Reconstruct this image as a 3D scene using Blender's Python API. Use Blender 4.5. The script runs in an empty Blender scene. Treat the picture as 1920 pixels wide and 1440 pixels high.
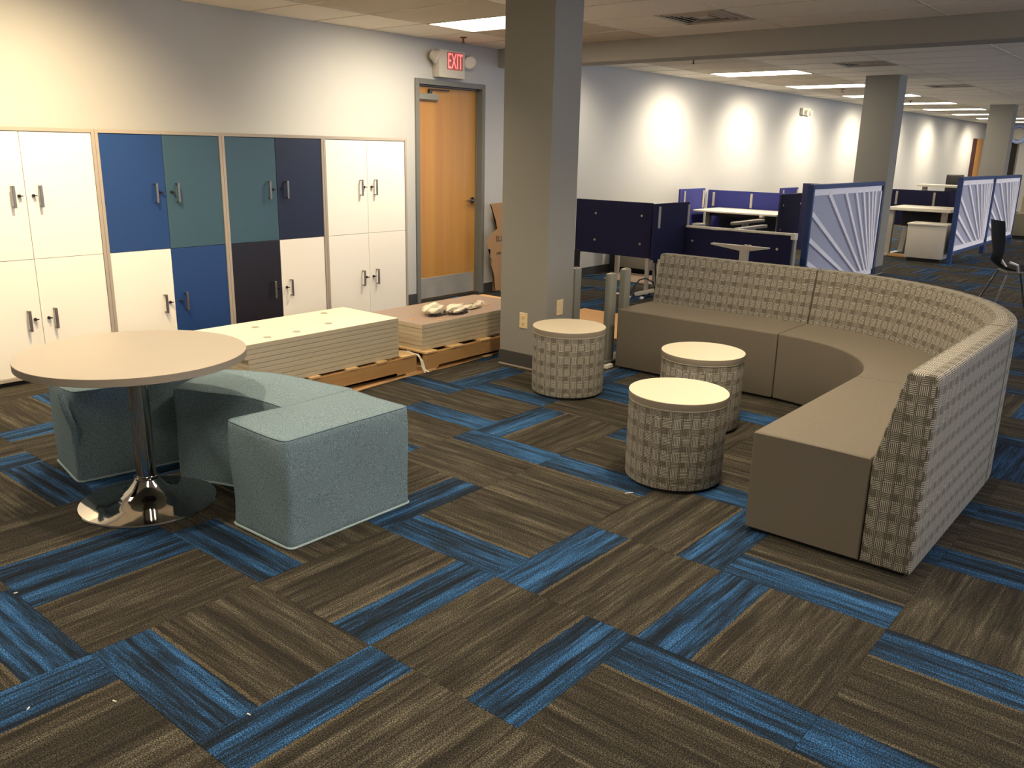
import bpy, bmesh, math, random
from mathutils import Vector, Matrix
PI = math.pi
scn = bpy.context.scene
C = bpy.data.collections.new('scene'); scn.collection.children.link(C)
R_ = random.Random(7)

# ------------------------------------------------------------------ camera
cam_d = bpy.data.cameras.new('camera'); cam = bpy.data.objects.new('camera', cam_d); C.objects.link(cam)
cam_d.sensor_width = 36.0; cam_d.lens = 1595.98 / 1920 * 36.0; cam_d.clip_start = .05; cam_d.clip_end = 200
yaw, pit, rol = math.radians(50.3307), math.radians(15.4233), math.radians(1.16123)
fw = Vector((math.sin(yaw)*math.cos(pit), math.cos(yaw)*math.cos(pit), -math.sin(pit)))
rt = Vector((math.cos(yaw), -math.sin(yaw), 0)); up = rt.cross(fw)
r2 = rt*math.cos(rol) + up*math.sin(rol); u2 = -rt*math.sin(rol) + up*math.cos(rol)
M = Matrix((r2, u2, -fw)).transposed().to_4x4(); M.translation = Vector((0, 0, 1.536))
cam.matrix_world = M; scn.camera = cam

# ------------------------------------------------------------------ light + exposure
scn.view_settings.view_transform = 'Standard'; scn.view_settings.look = 'None'
scn.view_settings.exposure = 0.70; scn.view_settings.gamma = 1.0
w = bpy.data.worlds.new('world'); scn.world = w; w.use_nodes = True
w.node_tree.nodes['Background'].inputs[0].default_value = (.5, .6, .75, 1)
w.node_tree.nodes['Background'].inputs[1].default_value = .3
WARM = (1.0, .77, .46); NEUT = (1.0, .86, .64); COOL = (.55, .72, 1.0)
def spot(name, loc, tgt, power, angle, blend, col, size=.04):
    d = bpy.data.lights.new(name, 'SPOT'); d.energy = power; d.spot_size = math.radians(angle)
    d.spot_blend = blend; d.color = col; d.shadow_soft_size = size
    o = bpy.data.objects.new(name, d); C.objects.link(o); o.location = loc
    o.rotation_euler = (Vector(tgt)-Vector(loc)).to_track_quat('-Z', 'Y').to_euler(); return o
# wall-washing downlights along the long wall
for x, p, c in ((-.2, 105, WARM), (2.3, 150, (1, .76, .44)), (5.3, 88, (1, .86, .62))):
    spot('wall_wash_lamp', (x, 4.85, 2.5), (x, 6.25, .85), p, 112, 1.0, c)
for x in (8.4, 10.7, 13.0, 15.5, 18.0, 20.6, 23.5, 27.4):
    spot('wall_wash_lamp', (x, 5.30, 2.5), (x, 6.25, .75), 46 if x < 9 else 96, 124, 1.0, (1, .86, .66))
# warm recessed downlights over the lounge
for x, y, p in ((3.6, 1.7, 90), (1.2, 3.0, 80), (2.6, 4.2, 95), (3.9, 4.7, 55), (-1.0, .2, 60), (3.0, -1.2, 60), (5.4, 1.8, 60)):
    spot('down_lamp', (x, y, 2.52), (x, y, 0), p, 130, .9, (1, .83, .58), .05)

# ------------------------------------------------------------------ mesh helpers
def wloc(p):
    v = Vector((0, 0, 0))
    while p: v += p.location; p = p.parent
    return v
def obj(name, bm, m, parent=None, smooth=False, world=True, kind=None):
    if parent and world: bmesh.ops.translate(bm, verts=bm.verts, vec=-wloc(parent))
    me = bpy.data.meshes.new(name); bm.normal_update(); bm.to_mesh(me); bm.free()
    if smooth:
        for p in me.polygons: p.use_smooth = True
        try: me.set_sharp_from_angle(angle=math.radians(38))
        except Exception: pass
    if m is not None: me.materials.append(m)
    o = bpy.data.objects.new(name, me); C.objects.link(o)
    if parent: o.parent = parent
    if kind: o['kind'] = kind
    return o
def thing(name, label, cat, loc=(0, 0, 0), rotz=0, group=None):
    o = bpy.data.objects.new(name, None); C.objects.link(o); o.empty_display_size = .05
    o.location = loc; o.rotation_euler = (0, 0, rotz); tag(o, label, cat, group); return o
def tag(o, label, cat, group=None):
    o['label'] = label; o['category'] = cat
    if group: o['group'] = group
    return o
def plabel(o, label): o['label'] = label; return o
def struct(name, bm, m, parent=None):
    o = obj(name, bm, m, parent)
    if not parent: o['kind'] = 'structure'
    return o
def dup(root, loc, rotz=None, label=None):
    r = root.copy(); C.objects.link(r); r.location = loc
    if rotz is not None: r.rotation_euler = (0, 0, rotz)
    if label: r['label'] = label
    for ch in list(root.children):
        c = ch.copy(); C.objects.link(c); c.parent = r
        for g in ch.children:
            d = g.copy(); C.objects.link(d); d.parent = c
    return r
def BM(): return bmesh.new()
def box(bm, x0, x1, y0, y1, z0, z1, bev=0, seg=1, mat=None):
    if x1 < x0: x0, x1 = x1, x0
    if y1 < y0: y0, y1 = y1, y0
    t = bmesh.new(); bmesh.ops.create_cube(t, size=1)
    for v in t.verts: v.co = Vector(((x0+x1)/2+v.co.x*(x1-x0), (y0+y1)/2+v.co.y*(y1-y0), (z0+z1)/2+v.co.z*(z1-z0)))
    if bev: bmesh.ops.bevel(t, geom=t.edges[:], offset=bev, segments=seg, profile=.5, affect='EDGES')
    if mat is not None: t.transform(mat)
    merge(bm, t); return bm
def merge(bm, t):
    me = bpy.data.meshes.new('tmp'); t.to_mesh(me); t.free(); bm.from_mesh(me); bpy.data.meshes.remove(me)
def bxo(*a, **k): return box(BM(), *a, **k)
def lathe(bm, prof, cx, cy, n=48, z0=0):
    rings = []
    for r, z in prof:
        if r < 1e-5: rings.append([bm.verts.new((cx, cy, z+z0))])
        else: rings.append([bm.verts.new((cx+r*math.cos(2*PI*i/n), cy+r*math.sin(2*PI*i/n), z+z0)) for i in range(n)])
    for a, b in zip(rings, rings[1:]):
        for i in range(n):
            j = (i+1) % n
            if len(a) == 1 and len(b) == 1: continue
            if len(a) == 1: bm.faces.new((a[0], b[j], b[i]))
            elif len(b) == 1: bm.faces.new((a[i], a[j], b[0]))
            else: bm.faces.new((a[i], a[j], b[j], b[i]))
    bmesh.ops.recalc_face_normals(bm, faces=bm.faces); return bm
def tube(bm, pts, r, n=8, closed=False):
    pts = [Vector(p) for p in pts]; rings = []; N = len(pts)
    prev = None
    for i, p in enumerate(pts):
        a = pts[i-1] if (i > 0 or closed) else p; b = pts[(i+1) % N] if (i < N-1 or closed) else p
        t = (b-a).normalized()
        if prev is None: s = t.orthogonal().normalized()
        else: s = (prev-t*prev.dot(t)).normalized()
        prev = s; q = t.cross(s)
        rings.append([bm.verts.new(p+(s*math.cos(2*PI*k/n)+q*math.sin(2*PI*k/n))*r) for k in range(n)])
    m = N if closed else N-1
    for i in range(m):
        a, b = rings[i], rings[(i+1) % N]
        for k in range(n): bm.faces.new((a[k], a[(k+1) % n], b[(k+1) % n], b[k]))
    if not closed: bm.faces.new(rings[0][::-1]); bm.faces.new(rings[-1])
    bmesh.ops.recalc_face_normals(bm, faces=bm.faces); return bm
def cyl(bm, a, b, r, n=12): return tube(bm, [a, b], r, n)
def inset(pts, d):
    n = len(pts); out = []
    for i in range(n):
        a, p, b = Vector(pts[i-1]), Vector(pts[i]), Vector(pts[(i+1) % n])
        e1 = (p-a).normalized(); e2 = (b-p).normalized()
        n1 = Vector((-e1.y, e1.x)); n2 = Vector((-e2.y, e2.x)); m = (n1+n2)
        if m.length < 1e-6: m = n1
        m.normalize(); out.append(p+m*d/max(.5, m.dot(n1)))
    return out
def prism(bm, pts, levels, fn=None):
    """closed outline (CCW) through levels (z, inset); caps both ends"""
    rings = []
    for z, d in levels:
        q = inset(pts, d) if d else [Vector(p) for p in pts]
        ring = []
        for i, p in enumerate(q):
            co = Vector((p.x, p.y, z))
            if fn: co = fn(co, i)
            ring.append(bm.verts.new(co))
        rings.append(ring)
    n = len(pts)
    for a, b in zip(rings, rings[1:]):
        for i in range(n): bm.faces.new((a[i], a[(i+1) % n], b[(i+1) % n], b[i]))
    f1 = bm.faces.new(rings[0][::-1]); f2 = bm.faces.new(rings[-1])
    bmesh.ops.triangulate(bm, faces=[f1, f2]); bmesh.ops.recalc_face_normals(bm, faces=bm.faces)
    return bm
def roundpoly(pts, r, seg=5, sub=0):
    out = []; n = len(pts); P = [Vector(p) for p in pts]
    for i in range(n):
        a, p, b = P[i-1], P[i], P[(i+1) % n]
        rr = r[i] if isinstance(r, (list, tuple)) else r
        if rr <= 0: out.append(p); continue
        u, v = (a-p).normalized(), (b-p).normalized(); s, e = p+u*rr, p+v*rr
        for k in range(seg+1):
            t = k/seg; out.append(s*(1-t)**2+p*2*t*(1-t)+e*t*t)
    if sub:
        o2 = []
        for i, p in enumerate(out):
            q = out[(i+1) % len(out)]; L = (q-p).length; o2.append(p); m = int(L/sub)
            for k in range(1, m+1): o2.append(p.lerp(q, k/(m+1)))
        out = o2
    return out
def boxuv(o, s=1.0):
    me = o.data; uv = me.uv_layers.new(name='UVMap')
    for p in me.polygons:
        n = p.normal; ax = max(range(3), key=lambda k: abs(n[k]))
        for li in p.loop_indices:
            c = me.vertices[me.loops[li].vertex_index].co
            uv.data[li].uv = ((c.y, c.z) if ax == 0 else (c.x, c.z) if ax == 1 else (c.x, c.y))
    return o

# ------------------------------------------------------------------ materials
class NT:
    def __init__(s, name):
        s.m = bpy.data.materials.new(name); s.m.use_nodes = True; s.t = s.m.node_tree
        s.b = s.t.nodes['Principled BSDF']
    def n(s, typ, **k):
        d = s.t.nodes.new(typ)
        for a, v in k.items(): setattr(d, a, v)
        return d
    def l(s, a, b): s.t.links.new(a, b)
    def val(s, sock, v):
        if hasattr(v, 'links'): s.l(v, sock)
        else: sock.default_value = v
    def math(s, op, a, b=0, c=None):
        d = s.n('ShaderNodeMath', operation=op); s.val(d.inputs[0], a); s.val(d.inputs[1], b)
        if c is not None: s.val(d.inputs[2], c)
        return d.outputs[0]
    def mix(s, f, a, b):
        d = s.n('ShaderNodeMix', data_type='RGBA'); s.val(d.inputs[0], f)
        s.val(d.inputs[6], (*a, 1) if isinstance(a, tuple) else a); s.val(d.inputs[7], (*b, 1) if isinstance(b, tuple) else b)
        return d.outputs[2]
    def ramp(s, f, stops):
        d = s.n('ShaderNodeValToRGB'); s.l(f, d.inputs[0]); e = d.color_ramp.elements
        while len(e) < len(stops): e.new(.5)
        for k, (p, c) in enumerate(stops): e[k].position = p; e[k].color = (*c, 1) if isinstance(c, tuple) else (c, c, c, 1)
        return d.outputs[0]
    def coord(s, kind='Object', scale=(1, 1, 1), rot=(0, 0, 0)):
        c = s.n('ShaderNodeTexCoord'); m = s.n('ShaderNodeMapping'); s.l(c.outputs[kind], m.inputs[0])
        m.inputs['Scale'].default_value = scale; m.inputs['Rotation'].default_value = rot; return m.outputs[0]
    def noise(s, vec, scale=5, detail=3, rough=.5, dist=0):
        d = s.n('ShaderNodeTexNoise'); s.l(vec, d.inputs['Vector']); d.inputs['Scale'].default_value = scale
        d.inputs['Detail'].default_value = detail; d.inputs['Roughness'].default_value = rough
        d.inputs['Distortion'].default_value = dist; return d.outputs[0]
    def bump(s, h, st=.3, dist=.002):
        d = s.n('ShaderNodeBump'); s.l(h, d.inputs['Height']); d.inputs['Strength'].default_value = st
        d.inputs['Distance'].default_value = dist; s.l(d.outputs[0], s.b.inputs['Normal'])
    def out(s, col=None, rough=.5, metal=0, spec=None):
        if col is not None: s.val(s.b.inputs['Base Color'], (*col, 1) if isinstance(col, tuple) else col)
        s.val(s.b.inputs['Roughness'], rough); s.b.inputs['Metallic'].default_value = metal
        if spec is not None: s.b.inputs['Specular IOR Level'].default_value = spec
        return s.m
def plain(name, c, rough=.5, metal=0, var=.06, sc=8, bump=0, bsc=200, spec=None):
    t = NT(name); v = t.coord('Object')
    nz = t.noise(v, sc, 3)
    a = tuple(max(0, x*(1-var)) for x in c); b = tuple(min(1, x*(1+var)) for x in c)
    col = t.mix(nz, a, b)
    if bump: t.bump(t.noise(v, bsc, 2), bump, .001)
    return t.out(col, rough, metal, spec)
def emis(name, c, s):
    t = NT(name); t.b.inputs['Emission Color'].default_value = (*c, 1); t.b.inputs['Emission Strength'].default_value = s
    return t.out((.8, .8, .8), .5)

wall_m = plain('wall_paint', (.50, .50, .475), .85, var=.02, sc=3, bump=.15, bsc=300)
col_m = plain('column_paint', (.245, .232, .205), .8, var=.02, sc=3, bump=.15, bsc=300)
beam_m = plain('beam_paint', (.38, .36, .31), .85, var=.02, sc=3)
base_m = plain('baseboard_rubber', (.055, .052, .05), .5)
trimline_m = plain('caulk', (.35, .3, .24), .6)
ceil_m = plain('ceiling_tile_mineral', (.93, .86, .75), .95, var=.05, sc=30, bump=.25, bsc=150)
tee_m = plain('ceiling_tee', (.74, .66, .54), .6)
frame_m = plain('door_frame_paint', (.17, .17, .15), .5)
black_m = plain('black_plastic', (.012, .012, .013), .45)
dark_m = plain('dark_void', (.02, .018, .016), .8)
steel_m = plain('brushed_steel', (.62, .56, .45), .45, .75, var=.3, sc=4)  # uneven lighter tone stands in for the bright reflection on the kick plate
chrome_m = plain('chrome', (.50, .48, .46), .06, 1, var=.01)
handle_m = plain('satin_nickel', (.30, .275, .24), .38, 1, var=.08)
lockframe_m = plain('locker_frame_taupe', (.36, .31, .26), .5, var=.03)
white_m = plain('white_laminate', (.84, .80, .72), .35, var=.01)
blue_m = plain('royal_blue_laminate', (.009, .045, .17), .45, var=.05)
teal_m = plain('teal_laminate', (.036, .085, .122), .45, var=.05)
navy_m = plain('navy_laminate', (.008, .014, .038), .4, var=.05)
ink_m = plain('near_black_laminate', (.008, .008, .016), .4, var=.05)
tabletop_m = plain('taupe_laminate', (.39, .335, .265), .42, var=.015)
tabedge_m = plain('taupe_edge_band', (.26, .215, .165), .5, var=.02)
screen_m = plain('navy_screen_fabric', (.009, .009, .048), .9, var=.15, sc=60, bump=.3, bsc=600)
screenlit_m = plain('navy_screen_fabric_lit', (.025, .03, .19), .9, var=.15, sc=60, bump=.3, bsc=600)  # navy screen fabric with brighter light painted into its colour
divframe_m = plain('navy_divider_frame', (.022, .055, .17), .6)
divfab_m = plain('periwinkle_felt', (.43, .44, .54), .9, var=.06, sc=40, bump=.3, bsc=500)
divray_m = plain('white_felt_slat', (.93, .90, .93), .85, var=.03)
desk_m = plain('desk_white', (.78, .72, .6), .4, var=.01)
deskmetal_m = plain('desk_metal_putty', (.42, .39, .33), .4, var=.03)
post_m = plain('grey_powder_steel', (.24, .235, .2), .42, var=.05)
kraft_m = plain('kraft_cardboard', (.56, .32, .14), .85, var=.08, sc=12)
kraft2_m = plain('brown_cardboard', (.40, .23, .11), .85, var=.08, sc=12)
board_m = plain('board_edge_cream', (.52, .44, .30), .5, var=.03)
boardtop_m = plain('board_top_cream', (.80, .78, .58), .35, var=.01)
boardtop2_m = plain('board_top_taupe', (.33, .235, .175), .45, var=.03)
foam_m = plain('grey_foam_pad', (.36, .34, .27), .8)
bag_m = plain('clear_bag_cream', (.75, .68, .52), .3, var=.15, sc=40, bump=.8, bsc=60)
screw_m = plain('dark_hardware', (.05, .045, .045), .4, var=.5, sc=120)
outlet_m = plain('ivory_plastic', (.72, .56, .33), .4)
fix_m = plain('fixture_offwhite', (.62, .58, .48), .5)
plast_m = plain('white_plastic', (.7, .66, .56), .4)
copper_m = plain('sprinkler_bronze', (.14, .06, .04), .4, .6)
vent_m = plain('vent_metal', (.5, .43, .33), .5)
diff_m = emis('troffer_diffuser', (1, .87, .68), 11.5)
seatfab_m = None

def fabric_taupe():
    t = NT('taupe_seat_fabric'); v = t.coord('Object'); a = t.noise(v, 500, 2); b = t.noise(t.coord('Object', (40, 40, 300)), 3, 3)
    col = t.mix(t.math('MULTIPLY_ADD', a, .6, t.math('MULTIPLY', b, .4)), (.092, .077, .057), (.185, .155, .115))
    t.bump(a, .35, .0008); return t.out(col, .9)
seatfab_m = fabric_taupe()
def fabric_felt():
    t = NT('heather_blue_felt'); v = t.coord('Object'); a = t.noise(v, 300, 4, .6); b = t.noise(v, 6, 2)
    k = t.ramp(a, [(.34, (.05, .080, .098)), (.5, (.145, .21, .24)), (.66, (.27, .35, .385))])
    t.bump(a, .6, .002); return t.out(t.mix(t.math('MULTIPLY', b, .25), k, (.11, .175, .20)), .95)
felt_m = fabric_felt()
def fabric_plaid():
    t = NT('plaid_basket_weave'); c = t.n('ShaderNodeTexCoord'); s = t.n('ShaderNodeSeparateXYZ'); t.l(c.outputs['UV'], s.inputs[0])
    u, v = s.outputs[0], s.outputs[1]
    fr = lambda x, p: t.math('FRACT', t.math('DIVIDE', x, p))
    lt = lambda x, q: t.math('LESS_THAN', x, q)
    lu = lt(fr(u, .0072), .43); lv = lt(fr(v, .0072), .43); dots = t.math('MULTIPLY', lu, lv)
    bu = lt(fr(u, .086), .5); bv = lt(fr(v, .080), .5); chk = t.math('ABSOLUTE', t.math('SUBTRACT', bu, bv))
    def pick(a, b, k): return t.math('ADD', t.math('MULTIPLY', k, a), t.math('MULTIPLY', t.math('SUBTRACT', 1, k), b))
    m = pick(lu, lv, chk)
    du = lt(fr(t.math('ADD', u, .010), .086), .36); dv = lt(fr(t.math('ADD', v, .030), .080), .36)
    m = pick(t.math('MULTIPLY', dots, .55), m, t.math('MULTIPLY', du, dv))          # dark dotted squares where the bands cross
    m = pick(t.math('MULTIPLY', m, .62), m, t.math('MULTIPLY', t.math('SUBTRACT', 1, du), dv))
    su = lt(fr(t.math('ADD', u, .052), .043), .22); m = pick(dots, m, t.math('MULTIPLY', su, t.math('SUBTRACT', 1, dv)))
    nz = t.noise(c.outputs['UV'], 300, 2)
    ground = t.mix(nz, (.055, .046, .031), (.098, .083, .059)); yarn = t.mix(nz, (.37, .345, .29), (.61, .575, .50))
    t.bump(t.math('ADD', m, nz), .4, .001)
    return t.out(t.mix(t.math('MULTIPLY', m, .9), ground, yarn), .9)
plaid_m = fabric_plaid()
def carpet():
    t = NT('carpet_tile_pile'); c = t.n('ShaderNodeTexCoord'); s = t.n('ShaderNodeSeparateXYZ'); t.l(c.outputs['UV'], s.inputs[0])
    u, v = s.outputs[0], s.outputs[1]
    def vec(a, b):
        d = t.n('ShaderNodeCombineXYZ'); t.l(t.math('MULTIPLY', u, a), d.inputs[0]); t.l(t.math('MULTIPLY', v, b), d.inputs[1]); return d.outputs[0]
    pile = t.noise(vec(150, 150), 1, 3, .7)
    edge = t.noise(vec(90, 16), 1, 2)
    lu = t.math('ADD', t.math('FRACT', u), t.math('MULTIPLY', t.math('SUBTRACT', edge, .5), .022))
    blue = t.math('LESS_THAN', lu, .322)
    tan = t.math('MULTIPLY', t.math('SUBTRACT', 1, blue), t.math('LESS_THAN', lu, .345))
    a = t.noise(vec(12, .5), 1, 2, .6, .04); b = t.noise(vec(52, 2.6), 1, 4, .75, .04); big = t.noise(vec(3.1, .9), 1, 1)
    str_ = t.math('ADD', t.math('MULTIPLY', a, .5), t.math('MULTIPLY', b, .5))
    br = t.ramp(str_, [(.40, (.009, .007, .0055)), (.46, (.019, .015, .011)), (.52, (.033, .027, .019)), (.575, (.056, .048, .034)), (.66, (.105, .092, .066))])
    br = t.mix(t.math('MULTIPLY', big, .35), br, (.043, .039, .026))
    bl = t.ramp(str_, [(.40, (.004, .007, .011)), (.46, (.007, .015, .029)), (.52, (.011, .037, .082)), (.57, (.017, .063, .150)), (.66, (.036, .105, .22))])
    col = t.mix(blue, br, bl); col = t.mix(t.math('MULTIPLY', tan, .45), col, (.11, .087, .05))
    pk = t.ramp(pile, [(.37, .12), (.49, .75), (.61, 2.9)])
    mu = t.n('ShaderNodeMix', data_type='RGBA', blend_type='MULTIPLY'); mu.inputs[0].default_value = 1
    t.l(col, mu.inputs[6]); t.l(pk, mu.inputs[7])
    t.bump(pile, .8, .003); return t.out(mu.outputs[2], .95, spec=.2)
carpet_m = carpet()
def wood(name, a, b, c2, scale, axis, rough=.5):
    t = NT(name); sc = [14, 14, 14]; sc[axis] = .9
    v = t.coord('Object', tuple(sc)); n1 = t.noise(v, scale, 4, .6, .6); v2 = t.coord('Object', tuple(5 if k != axis else .22 for k in range(3)))
    n2 = t.noise(v2, 1.6, 1, .5, .2)
    col = t.mix(t.math('MULTIPLY', n2, .9), t.mix(n1, a, b), c2); return t.out(col, rough)
door_m = wood('maple_veneer', (.29, .105, .025), (.52, .25, .07), (.58, .30, .06), 1.0, 2, .4)
pal_m = wood('pallet_pine', (.26, .125, .04), (.56, .33, .13), (.42, .24, .085), 2.2, 0, .8)
palb_m = wood('pallet_pine_board', (.48, .29, .12), (.70, .48, .24), (.55, .36, .16), 2, 1, .8)

# ------------------------------------------------------------------ SETTING
YW = 6.25
fl = struct('floor', bxo(-4.5, 31, -5, 7.2, -.12, -.010), dark_m)
wb = BM()
box(wb, -4.5, 6.03, YW, YW+.16, 0, 2.7); box(wb, 6.94, 28.3, YW, YW+.16, 0, 2.7); box(wb, 6.03, 6.94, YW, YW+.16, 2.125, 2.7)
box(wb, 28.3, 29.35, YW, YW+.16, 2.1, 2.7); box(wb, 29.35, 30.2, YW, YW+.16, 0, 2.7)
struct('wall_back', wb, wall_m)
wf = BM(); box(wf, 30, 30.16, -5, 5.40, 0, 2.7); box(wf, 30, 30.16, 5.58, 6.41, 0, 2.7); box(wf, 30, 30.16, 5.40, 5.58, 2.12, 2.7)
struct('wall_far', wf, wall_m)
wall2_m = plain('bounce_wall_paint', (.80, .74, .64), .85, var=.02, sc=3)  # bright paint on unseen walls, chosen to bounce light onto the ceiling
struct('wall_left', bxo(-4.66, -4.5, -5, 6.41, 0, 2.7), wall2_m)
# wall behind the right side of the room, with assumed windows for cool daylight
wr = BM(); WX = [(2.0, 4.4), (6.4, 9.2), (11, 14), (16, 19), (21, 24)]; xs = -4.66
for a, b in WX: box(wr, xs, a, -5.16, -5, 0, 2.7); xs = b
box(wr, xs, 30.16, -5.16, -5, 0, 2.7)
for a, b in WX: box(wr, a, b, -5.16, -5, 0, .85); box(wr, a, b, -5.16, -5, 2.35, 2.7)
struct('wall_right', wr, wall2_m)
assumed_daylight_m = emis('assumed_window_daylight', (.67, .76, 1.0), 4.6)  # glowing panes of assumed, unseen windows, added as the cool light source
for i, (a, b) in enumerate(WX):
    fb = BM()
    for xx in (a+.03, (a+b)/2, b-.03): box(fb, xx-.03, xx+.03, -5.10, -5.04, .85, 2.35)
    for zz in (.88, 2.32): box(fb, a, b, -5.10, -5.04, zz-.03, zz+.03)
    wnd = struct('assumed_window_%d' % (i+1), fb, frame_m)
    obj('pane', bxo(a+.04, b-.04, -5.09, -5.08, .9, 2.3), assumed_daylight_m, wnd)
cl = struct('ceiling', bxo(-4.66, 30.16, -5.16, 6.41, 2.56, 2.72), dark_m)
struct('trim_1', bxo(7.2, 7.48, -5, 6.249, 2.36, 2.559, .004), beam_m)
bb = BM(); box(bb, 5.485, 5.984, YW-.008, YW-.001, 0, .1, .002); box(bb, 6.986, 28.2, YW-.008, YW-.001, 0, .1, .002)
struct('baseboard_back', bb, base_m)

# ---- carpet tiles
S = .61; X0, Y0 = .347, .035
SIDE = {(1,4):'N',(2,4):'W',(1,6):'E',(2,7):'N',(0,4):'E',(0,3):'N',(1,3):'W',(1,2):'N',(2,3):'S',(3,3):'W',(3,2):'N',(2,2):'S',
 (3,1):'N',(2,1):'E',(2,0):'E',(4,1):'W',(3,0):'E',(5,0):'W',(4,4):'E',(4,3):'E',(5,4):'N',(5,5):'W',(6,5):'W',(6,6):'S',(5,6):'E',
 (3,4):'S',(5,3):'E',(7,5):'S',(7,4):'W',(6,4):'E',(5,2):'W',(4,2):'S',(6,1):'W',(8,1):'W',(9,1):'S',(10,1):'W',(4,5):'W',(2,5):'E',(1,5):'S',
 (6,0):'W',(7,0):'N',(7,1):'S',(2,6):'S',(3,5):'N',(3,6):'W',(1,1):'S',(1,0):'W',(0,2):'S',(0,5):'N',(3,-1):'N',(4,0):'S',(4,-1):'W',(2,8):'E',(1,7):'S',(1,8):'E'}
def side(i, j):
    if (i, j) in SIDE: return SIDE[(i, j)]
    h = (i*73856093 ^ j*19349663 ^ 0x5bd1) & 0xffff; h = (h*40503 >> 3) & 0xffff
    return ('NS' if h & 1 else 'SN')[(h >> 2) & 1] if (i+j) % 2 else ('EW' if h & 1 else 'WE')[(h >> 2) & 1]
def tile_faces(bm, uvl, x, y, sd, ku, kv, full=True):
    g = .0001; h = .0005; a = S-g
    def uv(px, py):
        lx, ly = px/S, py/S
        p = {'W': (lx, ly), 'E': (1-lx, ly), 'S': (ly, lx), 'N': (1-ly, lx)}[sd]; return (ku+p[0], kv+p[1])
    top = [(g+h, g+h), (a-h, g+h), (a-h, a-h), (g+h, a-h)]; bot = [(g, g), (a, g), (a, a), (g, a)]
    T = [bm.verts.new((x+p[0], y+p[1], 0)) for p in top]
    f = bm.faces.new(T)
    for l, p in zip(f.loops, top): l[uvl].uv = uv(*p)
    if full:
        B = [bm.verts.new((x+p[0], y+p[1], -.009)) for p in bot]
        for k in range(4):
            m = (k+1) % 4; f = bm.faces.new((B[k], B[m], T[m], T[k]))
            for l, p in zip(f.loops, (bot[k], bot[m], top[m], top[k])): l[uvl].uv = uv(*p)
cache = {}
def tile_mesh(sd, var):
    if (sd, var) not in cache:
        bm = BM(); ul = bm.loops.layers.uv.new('UVMap'); tile_faces(bm, ul, 0, 0, sd, var*7+3, var*13+5)
        me = bpy.data.meshes.new('carpet_tile'); bm.to_mesh(me); bm.free(); me.materials.append(carpet_m); cache[(sd, var)] = me
    return cache[(sd, var)]
Mi = M.inverted()
def proj(p):
    c = Mi @ Vector(p)
    if c.z > -.2: return None
    return (960-1595.98*c.x/c.z, 720+1595.98*c.y/c.z, -c.z)
cand = []; rest = []
for i in range(-8, 49):
    for j in range(-8, 11):
        x, y = X0+i*S, Y0+j*S
        if x > 29.9 or y > YW-.05: continue
        q = proj((x+S/2, y+S/2, 0))
        if q and -80 < q[0] < 2000 and 200 < q[1] < 1560: cand.append((q[2], i, j))
        else: rest.append((i, j))
cand.sort(); near, far = cand[:300], cand[300:]
for _, i, j in near:
    me = tile_mesh(side(i, j), (i*5+j*3+i*j) % 17)
    o = bpy.data.objects.new('carpet_tile', me); C.objects.link(o); o.parent = fl; o.location = (X0+i*S, Y0+j*S, 0)
fb = BM(); ul = fb.loops.layers.uv.new('UVMap')
for i, j in [(a, b) for _, a, b in far]+rest:
    k = (i*5+j*3) % 29; tile_faces(fb, ul, X0+i*S, Y0+j*S, side(i, j), k*7+1, k*11+2)
obj('carpet_field', fb, carpet_m, fl, kind='stuff')

# ---- ceiling tiles, tees, troffers
TR = [(5.43, 4.33), (3.0-.01, .67), (.55, .67), (.55, 4.33), (-1.9, .67), (3.0, -2.99), (.55, -2.99)] + [(10.70+2.44*k, 4.45) for k in range(8)] + [(10.70+2.44*k, -.43) for k in range(6)]  # includes unseen troffers added only to light the room
TRs = {(round(a, 1), round(b, 1)) for a, b in TR}
VT = [(6.04, 3.11), (10.09, 3.23), (13.75, 3.23)]
tee = BM(); tiles = []
def zone(xs, ys, xmin, xmax):
    for x in xs:
        if xmin < x < xmax: box(tee, x-.006, x+.006, -5, YW, 2.538, 2.552)
    for y in ys: box(tee, xmin, xmax, y-.006, y+.006, 2.5385, 2.551)
    for x in xs:
        for y in ys+[ys[0]-1.22]:
            x0, x1, y0, y1 = max(x, xmin), min(x+.61, xmax), max(y, -5), min(y+1.22, YW)
            if x1-x0 < .03 or y1-y0 < .03: continue
            tiles.append((x0, x1, y0, y1))
zone([5.43+.61*k for k in range(-17, 4)], [5.55-1.22*k for k in range(9)], -4.5, 7.2)
zone([10.70+.61*k for k in range(-6, 32)], [5.67-1.22*k for k in range(9)], 7.48, 30)
tmesh = {}; tfar = BM(); nt = 0
def is_tr(x0, x1, y0, y1): return any(abs((x0+x1)/2-a-.305) < .25 and y0-.2 < b+.6 < y1+.2 and abs((y0+y1)/2-b-.61) < .5 for a, b in TR)
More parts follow.
